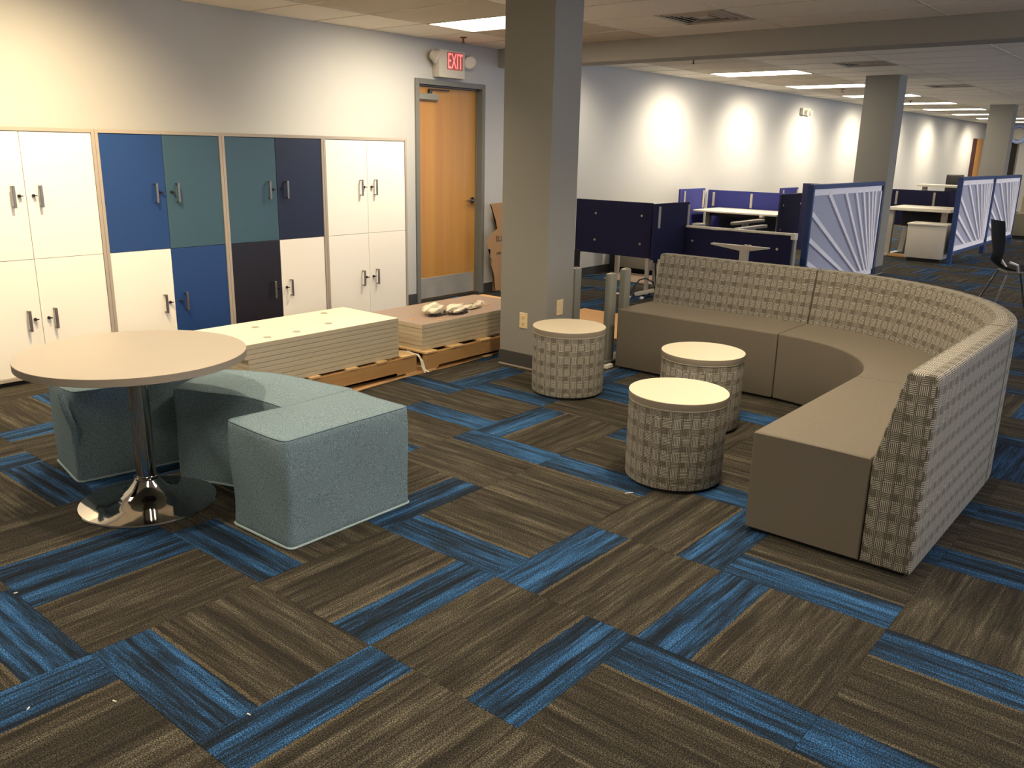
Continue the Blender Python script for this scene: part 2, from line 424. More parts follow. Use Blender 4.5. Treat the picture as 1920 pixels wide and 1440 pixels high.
for x0, x1, y0, y1 in tiles:
    if is_tr(x0, x1, y0, y1): continue
    segs = [(y0, y1)]
    for a, b in VT:
        if abs((x0+x1)/2-a-.305) < .2 and y0-.05 <= b < y1-.1:
            segs = [s for s in ((y0, b), (b+.61, y1)) if s[1]-s[0] > .03]
    for ya, yb in segs:
        q = proj(((x0+x1)/2, (ya+yb)/2, 2.54)); vis = q and -150 < q[0] < 2050 and q[1] > -120
        key = (round(x1-x0, 3), round(yb-ya, 3))
        if vis and nt < 295:
            if key not in tmesh:
                me = bpy.data.meshes.new('ceiling_tile'); b_ = bxo(.003, x1-x0-.003, .003, yb-ya-.003, 2.5415, 2.558, .003); b_.to_mesh(me); b_.free()
                me.materials.append(ceil_m); tmesh[key] = me
            o = bpy.data.objects.new('ceiling_tile', tmesh[key]); C.objects.link(o); o.parent = cl; o.location = (x0, ya, 0); nt += 1
        else: box(tfar, x0+.003, x1-.003, ya+.003, yb-.003, 2.5415, 2.558)
obj('ceiling_tile_field', tfar, ceil_m, cl, kind='stuff')
obj('ceiling_grid', tee, tee_m, cl)
names = {0: 'bright ceiling troffer left of the near column, above the door end'}
for k, (x, y) in enumerate(TR):
    q = proj((x+.3, y+.6, 2.54)); vis = q and 0 < q[0] < 1920 and q[1] > 0
    lab = ('bright rectangular ceiling light on the near side of the beam, cut by the big column' if k == 0 else
           'bright rectangular ceiling light in the row beyond the beam, %s along that row' % ['first and nearest', 'second', 'third', 'fourth', 'fifth', 'sixth', 'seventh', 'eighth and farthest'][k-7] if 7 <= k < 15 else
           'added ceiling light %s outside the picture' % ('over the viewer side of the room' if k < 7 else 'in the second row on the side with assumed windows'))
    t = thing('ceiling_light', lab, 'light', (x, y, 2.54), 0, 'added ceiling lights out of view' if not (k == 0 or 7 <= k < 15) else 'fluorescent ceiling lights')
    fr = BM(); w_ = .012
    for a in ((x+.012, x+.598, y+.012, y+.032), (x+.012, x+.598, y+1.188, y+1.208), (x+.012, x+.032, y+.03, y+1.19), (x+.578, x+.598, y+.03, y+1.19)): box(fr, *a, 2.537, 2.556)
    obj('frame', fr, vent_m, t)
    obj('diffuser', bxo(x+.030, x+.580, y+.030, y+1.190, 2.541, 2.55), diff_m, t)
for k, (x, y) in enumerate(VT):
    t = thing('ceiling_vent', ['square louvred ceiling vent on the near side of the beam', 'square ceiling vent just beyond the beam, left of the second column', 'far ceiling vent right of the second column'][k], 'vent', (x, y, 2.54), 0, 'ceiling air vents')
    cx, cy = x+.305, y+.305
    obj('backing', bxo(x+.02, x+.59, y+.02, y+.59, 2.552, 2.558), dark_m, t)
    for n_, hs in enumerate((.290, .235, .18, .125)):
        f = BM(); wd = .030 if n_ else .035
        for sx, sy in ((1, 0), (-1, 0), (0, 1), (0, -1)):
            tb = BM(); box(tb, -hs, hs, -wd/2, wd/2, -.002, .002)
            tb.transform(Matrix.Translation((cx, cy, 2.543)) @ Matrix.Rotation(math.atan2(sy, sx)-PI/2, 4, 'Z') @ Matrix.Translation((0, hs-wd/2, 0)) @ Matrix.Rotation(math.radians(0 if n_ == 0 else 14), 4, 'X'))
            merge(f, tb)
        obj('louvre' if n_ else 'flange', f, vent_m, t)
    obj('centre_plate', bxo(cx-.07, cx+.07, cy-.07, cy+.07, 2.54, 2.544), vent_m, t)
for x, y, lab in ((6.27, 5.88, 'bronze ceiling sprinkler above the exit sign'), (9.02, 4.95, 'small dark ceiling sprinkler just beyond the beam'), (14.05, 5.07, 'small far ceiling sprinkler left of the second column'), (17.4, 5.0, 'tiny ceiling sprinkler right of the second column top')):
    t = thing('ceiling_sprinkler', lab, 'sprinkler', (x, y, 2.54), 0, 'ceiling sprinklers')
    obj('escutcheon', lathe(BM(), [(0, 0), (.035, 0), (.03, -.008), (.012, -.012), (0, -.012)], x, y, 16, 2.542), copper_m, t, True)
    b_ = BM(); cyl(b_, (x, y, 2.535), (x, y, 2.49), .008, 8); cyl(b_, (x, y, 2.492), (x, y, 2.488), .018, 10); obj('nozzle', b_, copper_m, t)

# ---- columns
def column(x, y, w_, lab):
    c = bxo(x, x+.31, y, y+.426, 0, 2.5595, .003); o = struct('column', c, col_m); o['label'] = lab
    b_ = BM(); e = .006
    for a in ((x-e, x+.31+e, y-e, y), (x-e, x+.31+e, y+.426, y+.426+e), (x-e, x, y, y+.426), (x+.31, x+.31+e, y, y+.426)): box(b_, *a, 0, .108)
    obj('baseboard', b_, base_m, o)
    b_ = BM(); e = .012
    for a in ((x-e, x+.31+e, y-e, y-.004), (x-e, x-.004, y, y+.426)): box(b_, *a, 0, .010)
    obj('base_bead', b_, trimline_m, o); return o
column(4.68, 3.58, 0, 'thick grey square column in the middle of the picture'); column(11.88, 3.58, 0, 'second grey column standing beside the nearest sunburst divider'); column(19.1, 3.6, 0, 'third and farthest grey column')
def outlet(lab, cx, cy, z, ax):
    t = thing('wall_outlet', lab, 'outlet', (cx, cy, z))
    def B(a, b, c, d, e0, e1, bev=0):     # across, depth, height
        return bxo(cx-e1, cx-e0, cy+a, cy+b, z+c, z+d, bev) if ax == 'x' else bxo(cx+a, cx+b, cy-e1, cy-e0, z+c, z+d, bev)
    obj('plate', B(-.037, .037, -.056, .056, 0, .006, .002), outlet_m, t)
    for s_ in (-.024, .024):
        r_ = obj('receptacle', B(-.016, .016, s_-.014, s_+.014, .006, .0085, .001), outlet_m, t)
        if ax == 'x':
            sl = BM()
            for q in (-.007, .006): box(sl, cx-.0092, cx-.0086, cy+q-.0015, cy+q+.0015, z+s_-.004, z+s_+.006)
            box(sl, cx-.0092, cx-.0086, cy-.003, cy+.003, z+s_-.011, z+s_-.007); obj('slot', sl, dark_m, r_)
outlet('cream wall outlet low on the brown-lit left face of the near column', 4.68, 3.783, .351, 'x')
outlet('cream cover plate higher up on the grey right face of the near column', 4.829, 3.58, .455, 'y')

# ---- door in back wall
d1 = struct('door_1', bxo(6.045, 6.925, 6.315, 6.36, .012, 2.11, .002), door_m); d1['label'] = 'orange maple door with steel kick plate under the exit sign'
f = BM()
box(f, 5.984, 6.032, YW-.022, YW+.165, 0, 2.175, .003); box(f, 6.938, 6.985, YW-.022, YW+.165, 0, 2.175, .003); box(f, 6.0325, 6.9375, YW-.022, YW+.165, 2.125, 2.175)
box(f, 6.032, 6.045, YW+.045, YW+.065, 0, 2.125); box(f, 6.925, 6.938, YW+.045, YW+.065, 0, 2.125); box(f, 6.032, 6.938, YW+.045, YW+.065, 2.112, 2.125)
obj('door_frame', f, frame_m, d1)
obj('kick_plate', bxo(6.065, 6.905, 6.311, 6.315, .02, .232, .001), steel_m, d1)
obj('threshold', bxo(6.032, 6.938, 6.262, 6.40, 0, .010), dark_m, d1)
cb = obj('door_closer', bxo(6.06, 6.33, 6.262, 6.314, 1.985, 2.045, .006), post_m, d1)
b_ = BM(); cyl(b_, (6.23, 6.285, 2.04), (6.23, 6.285, 2.085), .02, 12); box(b_, 6.215, 6.5, 6.278, 6.292, 2.082, 2.092); obj('closer_arm', b_, black_m, cb)
b_ = BM(); cyl(b_, (6.86, 6.314, 1.0), (6.86, 6.288, 1.0), .033, 20); cyl(b_, (6.86, 6.29, 1.0), (6.86, 6.262, 1.0), .012, 12); tube(b_, [(6.86, 6.266, 1.0), (6.82, 6.262, 1.002), (6.75, 6.262, 1.0)], .010, 10)
obj('door_handle', b_, chrome_m, d1, True)
struct('trim_2', bxo(5.9, 7.1, 6.42, 6.6, 0, 2.6), dark_m)
# far door on the back wall and dark far doorway
d2 = struct('door_2', bxo(28.5, 29.3, 6.20, 6.25, .01, 2.09), door_m); obj('door_frame', bxo(28.25, 28.5, 6.19, 6.26, 0, 2.09), plain('dark_red_frame', (.05, .012, .01), .5), d2)
d3 = struct('door_3', bxo(30.05, 30.15, 5.40, 5.58, 0, 2.12), dark_m); obj('door_frame', bxo(29.96, 30.05, 5.36, 5.40, 0, 2.15), frame_m, d3)
t = thing('wall_clock', 'round blue-rimmed wall clock at the right edge, beyond the third column', 'clock', (29.96, 5.42, 2.27))
b_ = BM(); pts = [(29.94, 5.42+.20*math.cos(k*PI/12), 2.27+.24*math.sin(k*PI/12)) for k in range(24)]; tube(b_, pts, .055, 8, True)
obj('rim', b_, plain('pale_blue_enamel', (.45, .60, .95), .4), t, True)
b_ = BM(); cyl(b_, (29.99, 5.42, 2.27), (29.955, 5.42, 2.27), .17, 24); obj('dial', b_, fix_m, t)

# ---- lockers
HND = {}
def handle_bm(x, z):
    b = BM(); yf = 5.833
    box(b, x-.009, x+.009, yf-.037, yf-.028, z-.068, z+.068, .002)
    for s_ in (-1, 1): box(b, x-.006, x+.006, yf-.030, yf, z+s_*.062-.004, z+s_*.062+.004)
    return b
cols = [('white_m',)*4]
LK = [([white_m, white_m, white_m, white_m], 'all-white four-door locker cabinet at the left edge behind the round table'),
      ([blue_m, teal_m, white_m, blue_m], 'locker cabinet with royal blue, teal, white and blue doors'),
      ([teal_m, navy_m, ink_m, white_m], 'locker cabinet with teal, navy, near-black and white doors'),
      ([white_m, white_m, white_m, white_m], 'all-white four-door locker cabinet nearest to the orange door')]
dn = {white_m: 'white', blue_m: 'royal blue', teal_m: 'teal', navy_m: 'navy', ink_m: 'near-black'}
for k, (mm, lab) in enumerate(LK):
    xa = 1.764+.928*k; xb = xa+.928; g = .0008
    t = thing('locker_cabinet', lab, 'locker', ((xa+xb)/2, 6.04, 0), 0, 'row of locker cabinets')
    b_ = BM(); box(b_, xa+g, xa+.022, 5.826, 6.24, .03, 1.61, .001); box(b_, xb-.022, xb-g, 5.826, 6.24, .03, 1.61, .001)
    box(b_, xa+.022, xb-.022, 5.826, 6.24, 1.586, 1.61, .001); box(b_, xa+.022, xb-.022, 5.826, 6.24, .03, .052, .001); box(b_, xa+.022, xb-.022, 6.22, 6.24, .052, 1.586)
    box(b_, xa+.022, xb-.022, 5.86, 6.22, .79, .805)
    obj('cabinet_frame', b_, lockframe_m, t)
    obj('plinth', bxo(xa+.01, xb-.01, 5.86, 6.23, 0, .03), black_m, t)
    xm = (xa+xb)/2
    for q, (x0, x1, z0, z1) in enumerate(((xa+.024, xm-.0015, .7995, 1.5845), (xm+.0015, xb-.024, .7995, 1.5845), (xa+.024, xm-.0015, .054, .7965), (xm+.0015, xb-.024, .054, .7965))):
        dr = obj('locker_door', bxo(x0, x1, 5.833, 5.853, z0, z1, .0012), mm[q], t)
        if len(set(map(id, mm))) > 1: plabel(dr, dn[mm[q]]+' door')
        sg = -1 if q % 2 == 0 else 1; zh = 1.191 if q < 2 else .410
        obj('handle', handle_bm(xm+sg*.081, zh), handle_m, dr)
        b_ = BM(); cyl(b_, (xm+sg*.042, 5.834, zh+.004), (xm+sg*.042, 5.822, zh+.004), .010, 12); box(b_, xm+sg*.042-.002, xm+sg*.042+.016, 5.806, 5.822, zh+.001, zh+.007); obj('lock', b_, black_m, dr)

# ---- exit sign
t = thing('exit_sign', 'off-white emergency sign with glowing red letters EXIT above the orange door', 'sign', (6.41, 6.2, 2.2))
hs = obj('housing', bxo(6.228, 6.590, 6.155, 6.249, 2.197, 2.45, .006, 2), fix_m, t, True)
red_m = emis('exit_red', (1.0, .012, .02), 1.0)
obj('letter_window', bxo(6.335, 6.556, 6.1538, 6.156, 2.272, 2.434), plain('exit_window', (.5, .16, .12), .5), t)
def text_mesh(s_, size, sx, mat, parent, org, axis, name='lettering'):
    cu = bpy.data.curves.new('t', 'FONT'); cu.body = s_; cu.size = size; cu.extrude = .001; to = bpy.data.objects.new('t', cu)
    me = bpy.data.meshes.new_from_object(to); bpy.data.objects.remove(to); b = BM(); b.from_mesh(me); bpy.data.meshes.remove(me)
    mm = Matrix.Translation(org) @ axis @ Matrix.Diagonal((sx, 1, 1, 1)); b.transform(mm); return obj(name, b, mat, parent)
FRONT = Matrix.Rotation(PI/2, 4, 'X')
text_mesh('EXIT', .205, .50, red_m, hs, (6.342, 6.1525, 2.285), FRONT)
for sx, px in ((-1, 6.185), (1, 6.665)):
    h = obj('lamp_head', lathe(BM(), [(0, -.028), (.036, -.028), (.052, .012), (.054, .024), (.046, .026), (0, .020)], 0, 0, 20), fix_m, t, True, world=False)
    h.location = (px-6.41, -.03, .185 if sx < 0 else .175); h.rotation_euler = (math.radians(118), 0, math.radians(-30*sx)); h.scale = (1.2, 1.2, 1.5)
    ln = obj('lens', lathe(BM(), [(0, .023), (.044, .026), (0, .030)], 0, 0, 20), plain('lens_glass', (.75, .72, .64), .1), h, True, world=False)
    b_ = BM(); cyl(b_, (6.41+sx*.17, 6.205, 2.372), (px, 6.19, 2.38), .012, 8); obj('arm', b_, fix_m, t)
t = thing('emergency_light', 'small white twin-head emergency light high on the far back wall', 'light', (15.6, 6.2, 2.29))
obj('housing', bxo(15.35, 15.72, 6.19, 6.249, 2.22, 2.34, .01, 2), fix_m, t, True)
for xx in (15.45, 15.66):
    b_ = BM(); cyl(b_, (xx, 6.2, 2.27), (xx+.01, 6.15, 2.26), .045, 14); obj('lamp_head', b_, plast_m, t, True)

# ---- cardboard by the door
t = thing('torn_cardboard', 'torn brown cardboard carton leaning on the wall beside the orange door, half behind the column', 'cardboard', (7.2, 6.15, 0))
def sheet(pts, y0, tilt, mat, name):
    b = BM(); th = .006
    F = [b.verts.new((x, y0+(1.0-z)*tilt, z)) for x, z in pts]; K = [b.verts.new((x, y0+(1.0-z)*tilt+th, z)) for x, z in pts]
    n = len(pts)
    f1 = b.faces.new(F); f2 = b.faces.new(K[::-1])
    for i in range(n): b.faces.new((F[i], F[(i+1) % n], K[(i+1) % n], K[i]))
    bmesh.ops.triangulate(b, faces=[f1, f2]); bmesh.ops.recalc_face_normals(b, faces=b.faces); return obj(name, b, mat, t)
lo = sheet([(6.985, .655), (6.945, .63), (6.90, .56), (6.915, .50), (6.96, .48), (6.95, .41), (6.985, .37), (6.975, .32), (7.02, .20), (7.05, .03), (7.60, .0), (7.62, .70), (7.12, .715), (7.05, .69)], 6.11, 0, kraft2_m, 'carton_side')
sheet([(6.985, .965), (7.02, .93), (7.045, .86), (7.08, .80), (7.10, .72), (7.13, .62), (7.60, .6), (7.62, .98), (7.2, .97)], 6.15, 0, kraft2_m, 'carton_flap')
obj('carton_inner', bxo(7.14, 7.58, 6.125, 6.235, .0, .60), kraft2_m, t)
text_mesh('ELL', .085, .9, black_m, lo, (7.045, 6.1095, .565), FRONT)
text_mesh('1000', .045, .9, black_m, lo, (7.05, 6.1095, .42), FRONT)

# ------------------------------------------------------------------ LOUNGE
SH, BZ = .44, .791
def path(s):            # seat-back line: right straight, quarter arc, left straight
    L1 = 1.232; L2 = 1.21*PI/2
    if s <= L1: return Vector((3.190+s, .880)), Vector((0, -1))
    if s <= L1+L2:
        a = (s-L1)/1.21; return Vector((4.422+1.21*math.sin(a), 2.090-1.21*math.cos(a))), Vector((math.sin(a), -math.cos(a)))
    return Vector((5.632, 2.090+s-L1-L2)), Vector((1, 0))
L1, L2, L3 = 1.232, 1.21*PI/2, 1.212
def sweep(prof, s0, s1, step, endin=.010):
    bm = BM(); ul = bm.loops.layers.uv.new('UVMap')
    cx = sum(p[0] for p in prof)/len(prof); cz = sum(p[1] for p in prof)/len(prof)
    pl = [0]
    for a, b in zip(prof, prof[1:]+prof[:1]): pl.append(pl[-1]+math.hypot(a[0]-b[0], a[1]-b[1]))
    n = max(1, int((s1-s0-.04)/step)); S_ = [(s0, endin), (s0+.003, endin*.4), (s0+.010, 0)]+[(s0+.02+(s1-s0-.04)*k/n, 0) for k in range(n+1)]+[(s1-.010, 0), (s1-.003, endin*.4), (s1, endin)]
    rings = []
    pin = {0: prof}
    def ins(d):
        if d == 0: return prof
        q = inset([Vector(p) for p in prof], d); q2 = inset([Vector(p) for p in prof], -d)
        A = lambda P: abs(sum(P[i][0]*P[(i+1) % len(P)][1]-P[(i+1) % len(P)][0]*P[i][1] for i in range(len(P))))
        return q if A(q) < A(q2) else q2
    for s, d in S_:
        p, nn = path(s); pr = ins(d)
        rings.append([bm.verts.new((p.x+nn.x*r, p.y+nn.y*r, z)) for r, z in pr])
    m = len(prof)
    for (a, sa), (b, sb) in zip(zip(rings, S_), zip(rings[1:], S_[1:])):
        for i in range(m):
            j = (i+1) % m; f = bm.faces.new((a[i], b[i], b[j], a[j]))
            for l, uv in zip(f.loops, ((sa[0], pl[i]), (sb[0], pl[i]), (sb[0], pl[i+1]), (sa[0], pl[i+1]))): l[ul].uv = uv
    for ring, s in ((rings[0], S_[0]), (rings[-1][::-1], S_[-1])):
        f = bm.faces.new(ring); pr = prof if ring is rings[0] else prof[::-1]
        for l, p in zip(f.loops, pr): l[ul].uv = (p[0], p[1])
    bmesh.ops.recalc_face_normals(bm, faces=bm.faces); return bm
def corner(px, pz, r, a0, a1, n=4): return [(px+r*math.cos(math.radians(a0+(a1-a0)*k/n)), pz+r*math.sin(math.radians(a0+(a1-a0)*k/n))) for k in range(n+1)]
backp = [(.002, .016), (.002, .25), (0, .425)]+[(.026, .55), (.050, .66), (.068, .745)]+corner(.095, BZ-.020, .022, 165, 90)+corner(.168, BZ-.020, .022, 90, 0)+[(.190, .55), (.190, .25)]+corner(.180, .026, .010, 0, -90, 2)
seatp = [(-.003, .016), (-.003, .30), (-.003, SH-.008)]+corner(-.012, SH-.008, .008, 60, 90, 2)+[(-.15, SH+.002), (-.32, SH+.002)]+corner(-.463, SH-.012, .012, 90, 180, 4)+[(-.475, .25)]+corner(-.467, .024, .008, 180, 270, 2)
SG = .004
for nm, s0, s1, st, loc, lab in (('straight_sofa_section', 0, L1, .12, (3.8, 1.0, 0), 'straight taupe sofa section with plaid back nearest the camera, its end panel facing us'),
                            ('curved_sofa_section', L1, L1+L2, .055, (5.2, 1.2, 0), 'curved corner sofa section joining the two straight ones, taupe seat and plaid back'),
                            ('straight_sofa_section', L1+L2, L1+L2+L3, .12, (5.5, 2.7, 0), 'straight taupe sofa section with plaid back next to the grey steel posts')):
    t = thing(nm, lab, 'sofa', loc, 0, 'sections of the modular lounge sofa')
    obj('seat', sweep(seatp, s0+SG, s1-SG, st, .006), seatfab_m, t, True)
    obj('backrest', sweep(backp, s0+SG, s1-SG, st), plaid_m, t, True)
    basep = [(-.45, 0), (-.45, .018), (.165, .018), (.165, 0)]
    obj('base', sweep(basep, s0+.03, s1-.03, st, 0), black_m, t)

# drums
for k, (x, y, lab) in enumerate(((4.405, 3.18, 'plaid drum stool in front of the grey column'), (4.375, 2.205, 'plaid drum stool in the middle, partly behind the nearest drum'), (3.526, 1.887, 'nearest plaid drum stool, in front of the sofa seat'))):
    t = thing('drum_stool', lab, 'stool', (x, y, 0), 0, 'plaid drum stools')
    bm = BM(); ul = bm.loops.layers.uv.new('UVMap'); n = 64; r = .234
    prof = [(r-.012, .012), (r-.003, .018), (r, .03), (r, .12), (r, .25), (r, .392), (r-.002, .402), (r-.006, .405)]
    rings = [[bm.verts.new((a*math.cos(2*PI*i/n), a*math.sin(2*PI*i/n), z)) for i in range(n)] for a, z in prof]
    for a, b, (ra, za), (rb, zb) in zip(rings, rings[1:], prof, prof[1:]):
        for i in range(n):
            f = bm.faces.new((a[i], a[(i+1) % n], b[(i+1) % n], b[i])); U = 2*PI*r/n
            for l, uv in zip(f.loops, ((i*U, za), ((i+1)*U, za), ((i+1)*U, zb), (i*U, zb))): l[ul].uv = uv
    bm.faces.new(rings[0][::-1]); bm.faces.new(rings[-1]); bmesh.ops.recalc_face_normals(bm, faces=bm.faces)
    o = obj('body', bm, plaid_m, t, True, world=False); o.rotation_euler = (0, 0, k*1.7)
    b_ = BM(); tube(b_, [((r-.001)*math.cos(2*PI*i/48), (r-.001)*math.sin(2*PI*i/48), .404) for i in range(48)], .0035, 6, True)
    obj('piping', b_, plain('cream_piping', (.5, .45, .35), .8), t, True, world=False)
    plabel(obj('top_edge', lathe(BM(), [(0, .406), (r+.002, .406), (r+.003, .409), (r+.003, .438), (0, .438)], 0, 0, 64), tabedge_m, t, True, world=False), 'taupe edge band')
    plabel(obj('top', lathe(BM(), [(0, .438), (r+.003, .438), (r+.002, .4405), (0, .4405)], 0, 0, 64), plain('cream_laminate', (.62, .54, .40), .4, var=.01), t, True, world=False), 'cream laminate top')
    obj('base', lathe(BM(), [(0, 0), (r-.02, 0), (r-.02, .013), (0, .013)], 0, 0, 48), black_m, t, world=False)

# round table
tx, ty, tz = 1.668, 3.46, .68
t = thing('round_table', 'round taupe-topped pedestal table with chrome trumpet base', 'table', (tx, ty, 0))
obj('tabletop', lathe(BM(), [(0, tz-.002), (.452, tz-.002), (.453, tz), (.450, tz+.0005), (0, tz+.0005)], tx, ty, 96), tabletop_m, t, True)
obj('edge_band', lathe(BM(), [(0, tz-.032), (.450, tz-.032), (.454, tz-.030), (.454, tz-.0015), (0, tz-.0015)], tx, ty, 96), tabedge_m, t, True)
obj('base', lathe(BM(), [(0, 0), (.283, 0), (.287, .004), (.284, .010), (.25, .0175), (.19, .027), (.14, .038), (.105, .053), (.08, .073), (.064, .093), (.053, .108), (.049, .115), (0, .115)], tx, ty, 96), chrome_m, t, True)
obj('collar', lathe(BM(), [(0, .113), (.050, .113), (.053, .117), (.053, .124), (.048, .127), (0, .127)], tx, ty, 48), chrome_m, t, True)
obj('stem', lathe(BM(), [(0, .12), (.041, .12), (.041, .635), (0, .635)], tx, ty, 48), chrome_m, t, True)
obj('top_plate', lathe(BM(), [(0, .630), (.16, .636), (.16, .648), (0, .648)], tx, ty, 32), black_m, t, True)

# blue benches
def bench(lab, pts, rr, h, loc, fn=None, flap=False):
    t = thing('felt_bench', lab, 'bench', loc, 0, 'heather blue felt benches')
    o = roundpoly(pts, rr, 5, .03)
    lv = [(.004, .004), (.012, 0)]+[(.03+(h-.06)*k/10, 0) for k in range(11)]+[(h-.012, .001), (h-.005, .004), (h-.001, .011), (h, .022)]
    rnd = random.Random(int(h*1000)+len(pts)); ph = [rnd.uniform(0, 6) for _ in range(4)]
    cxm = sum(p[0] for p in pts)/len(pts); cym = sum(p[1] for p in pts)/len(pts)
    def F(co, i):
        k = min(1, max(0, co.z/.1))*(1 if co.z < h-.03 else .4)
        d = .0035*k*(math.sin(co.x*13+co.z*9+ph[0])+math.sin(co.y*15-co.z*11+ph[1]))
        v = Vector((co.x-cxm, co.y-cym, 0)).normalized(); co = co+v*d
        if co.z > h-.03: co.z += .004*math.sin(co.x*9+ph[2])*math.sin(co.y*10+ph[3])
        return fn(co) if fn else co
    bd = obj('body', prism(BM(), o, lv, F), felt_m, t, True)
    b_ = BM(); q = inset(o, .004); tube(b_, [F(Vector((p.x, p.y, h-.003)), 0) for p in q[::2]], .0028, 6, True); obj('piping', b_, felt_m, t, True)
    b_ = BM(); q = inset(o, -.001); tube(b_, [(p.x, p.y, .006) for p in q[::2]], .0055, 6, True); obj('bottom_hem', b_, plain('pale_felt_hem', (.30, .38, .39), .9), t, True)
    return t
bench('rectangular heather blue felt bench nearest the camera', [(1.792, 2.595), (2.432, 2.597), (2.432, 2.982), (1.785, 2.985)], [.028, .022, .022, .03], .455, (2.1, 2.79, 0))
arc = []; n = 14
for k in range(n+1):
    a = math.radians(1+30*k/n); arc.append((.84+1.62*math.cos(a), 2.965+1.62*math.sin(a)))
inn = []
for k in range(n+1):
    a = math.radians(31-30*k/n); inn.append((.84+1.225*math.cos(a), 2.965+1.225*math.sin(a)))
def wr(co):
    d = Vector((co.x-.84, co.y-2.965, 0)); R0 = d.length; a = math.degrees(math.atan2(d.y, d.x))
    if R0 < 1.30 and co.z < .43:
        g1 = math.exp(-((a-20-(co.z-.2)*26)/3.6)**2-((co.z-.19)/.09)**2)*.048; g2 = math.exp(-((a-15)/9)**2-((co.z-.085)/.022)**2)*.028
        g3 = -math.exp(-((a-25)/3)**2-((co.z-.28)/.1)**2)*.012
        co = co-d.normalized()*(g1+g2+g3)
    return co
arc_p = [Vector(p) for p in arc+inn]
rad = [.02 if i in (0, n, n+1, 2*n+1) else 0 for i in range(2*n+2)]
bench('curved heather blue felt bench with creased front behind the rectangular one', arc+inn, rad, .447, (2.1, 3.3, 0), wr)
def rot(p, o, a): c, s = math.cos(a), math.sin(a); return (o[0]+p[0]*c-p[1]*s, o[1]+p[0]*s+p[1]*c)
a3 = math.radians(-9.5); o3 = (1.552, 3.885)
p3 = [rot(p, o3, a3) for p in ((0, 0), (.60, 0), (.60, .39), (0, .39))]
b3 = bench('heather blue felt bench under the round table with a loose torn corner', p3, .03, .435, (1.8, 4.0, 0),
      lambda co: co+Vector((.02, .012, 0))*max(0, 1-((co.x-1.555)**2+(co.y-3.89)**2)**.5/.12)*max(0, (co.z-.22)/.2))
b_ = BM()
for dx, dz, w_ in ((0, 0, .03), (.012, -.02, .022)):
    pts = [(1.545+dx, 3.935, .425), (1.538+dx, 3.905, .38+dz), (1.548+dx, 3.885, .32+dz), (1.560+dx, 3.875, .26), (1.558, 3.876, .20)]
    tube(b_, [(p[0]-.006, p[1]-.006, p[2]) for p in pts], w_*.5, 8)
obj('torn_flap', b_, felt_m, b3, True)

# ------------------------------------------------------------------ PALLETS + BOARDS
t = thing('floor_cardboard', 'long flattened cardboard sheet on the carpet under both pallets', 'cardboard', (4.0, 4.6, 0))
def fsheet(parent, name, x0, x1, y0, y1, z, m=kraft_m):
    b = BM(); n = 14; rows = []
    for k in range(n+1):
        x = x0+(x1-x0)*k/n; yo = .012*math.sin(k*1.3)+.07*(x-x0)/(x1-x0)
        rows.append([b.verts.new((x, y0+yo, z)), b.verts.new((x, y0+yo, z+.005)), b.verts.new((x, y1, z+.005)), b.verts.new((x, y1, z))])
    for a, c in zip(rows, rows[1:]):
        for i in range(4): b.faces.new((a[i], c[i], c[(i+1) % 4], a[(i+1) % 4]))
    b.faces.new(rows[0]); b.faces.new(rows[-1][::-1]); bmesh.ops.recalc_face_normals(b, faces=b.faces); return obj(name, b, m, parent)
fsheet(t, 'sheet', 2.55, 5.62, 4.150, 5.02, .0005)
def pallet(lab, x0, x1, y0, y1, z1, bx, notch):
    t = thing('wooden_pallet', lab, 'pallet', ((x0+x1)/2, (y0+y1)/2, .006), 0, 'wooden pallets under the boards')
    zb = z1-.016
    for yy in (y0+.006, (y0+y1)/2-.019, y1-.044):
        b = BM(); pts = [(x0, .022), (x0+notch[0], .022)]
        pts += [(x0+notch[0]+.01, .040), (x0+notch[1]-.01, .040), (x0+notch[1], .022), (x1, .022), (x1, zb), (x0, zb)]
        F = [b.verts.new((x, yy, z)) for x, z in pts]; K = [b.verts.new((x, yy+.038, z)) for x, z in pts]
        f1 = b.faces.new(F); f2 = b.faces.new(K[::-1]); m = len(pts)
        for i in range(m): b.faces.new((F[i], F[(i+1) % m], K[(i+1) % m], K[i]))
        bmesh.ops.triangulate(b, faces=[f1, f2]); bmesh.ops.recalc_face_normals(b, faces=b.faces); obj('stringer', b, pal_m, t)
    for a, c in bx: obj('deck_board', bxo(a, c, y0-.006, y1+.004, zb+.0005, z1, .002), palb_m, t)
    for a, c in ((x0, x0+.1), ((x0+x1)/2-.05, (x0+x1)/2+.05), (x1-.1, x1)): obj('bottom_board', bxo(a, c, y0+.001, y1, .006, .0215, .002), palb_m, t)
    return t
pallet('lower wooden pallet under the white-topped board stack', 2.72, 4.02, 4.20, 4.90, .150, [(2.72, 2.83), (2.93, 3.02), (3.11, 3.19), (3.40, 3.49), (3.66, 3.74), (3.88, 4.00)], (.28, 1.12))
pallet('wooden pallet under the brown-topped board stack beside the column', 4.085, 5.40, 4.17, 4.86, .153, [(4.075, 4.19), (4.33, 4.46), (4.65, 4.77), (4.93, 5.04), (5.2, 5.32)], (.12, 1.1))
ORD = ['', 'second', 'third', 'fourth', 'fifth', 'sixth', 'seventh', 'eighth', 'ninth']
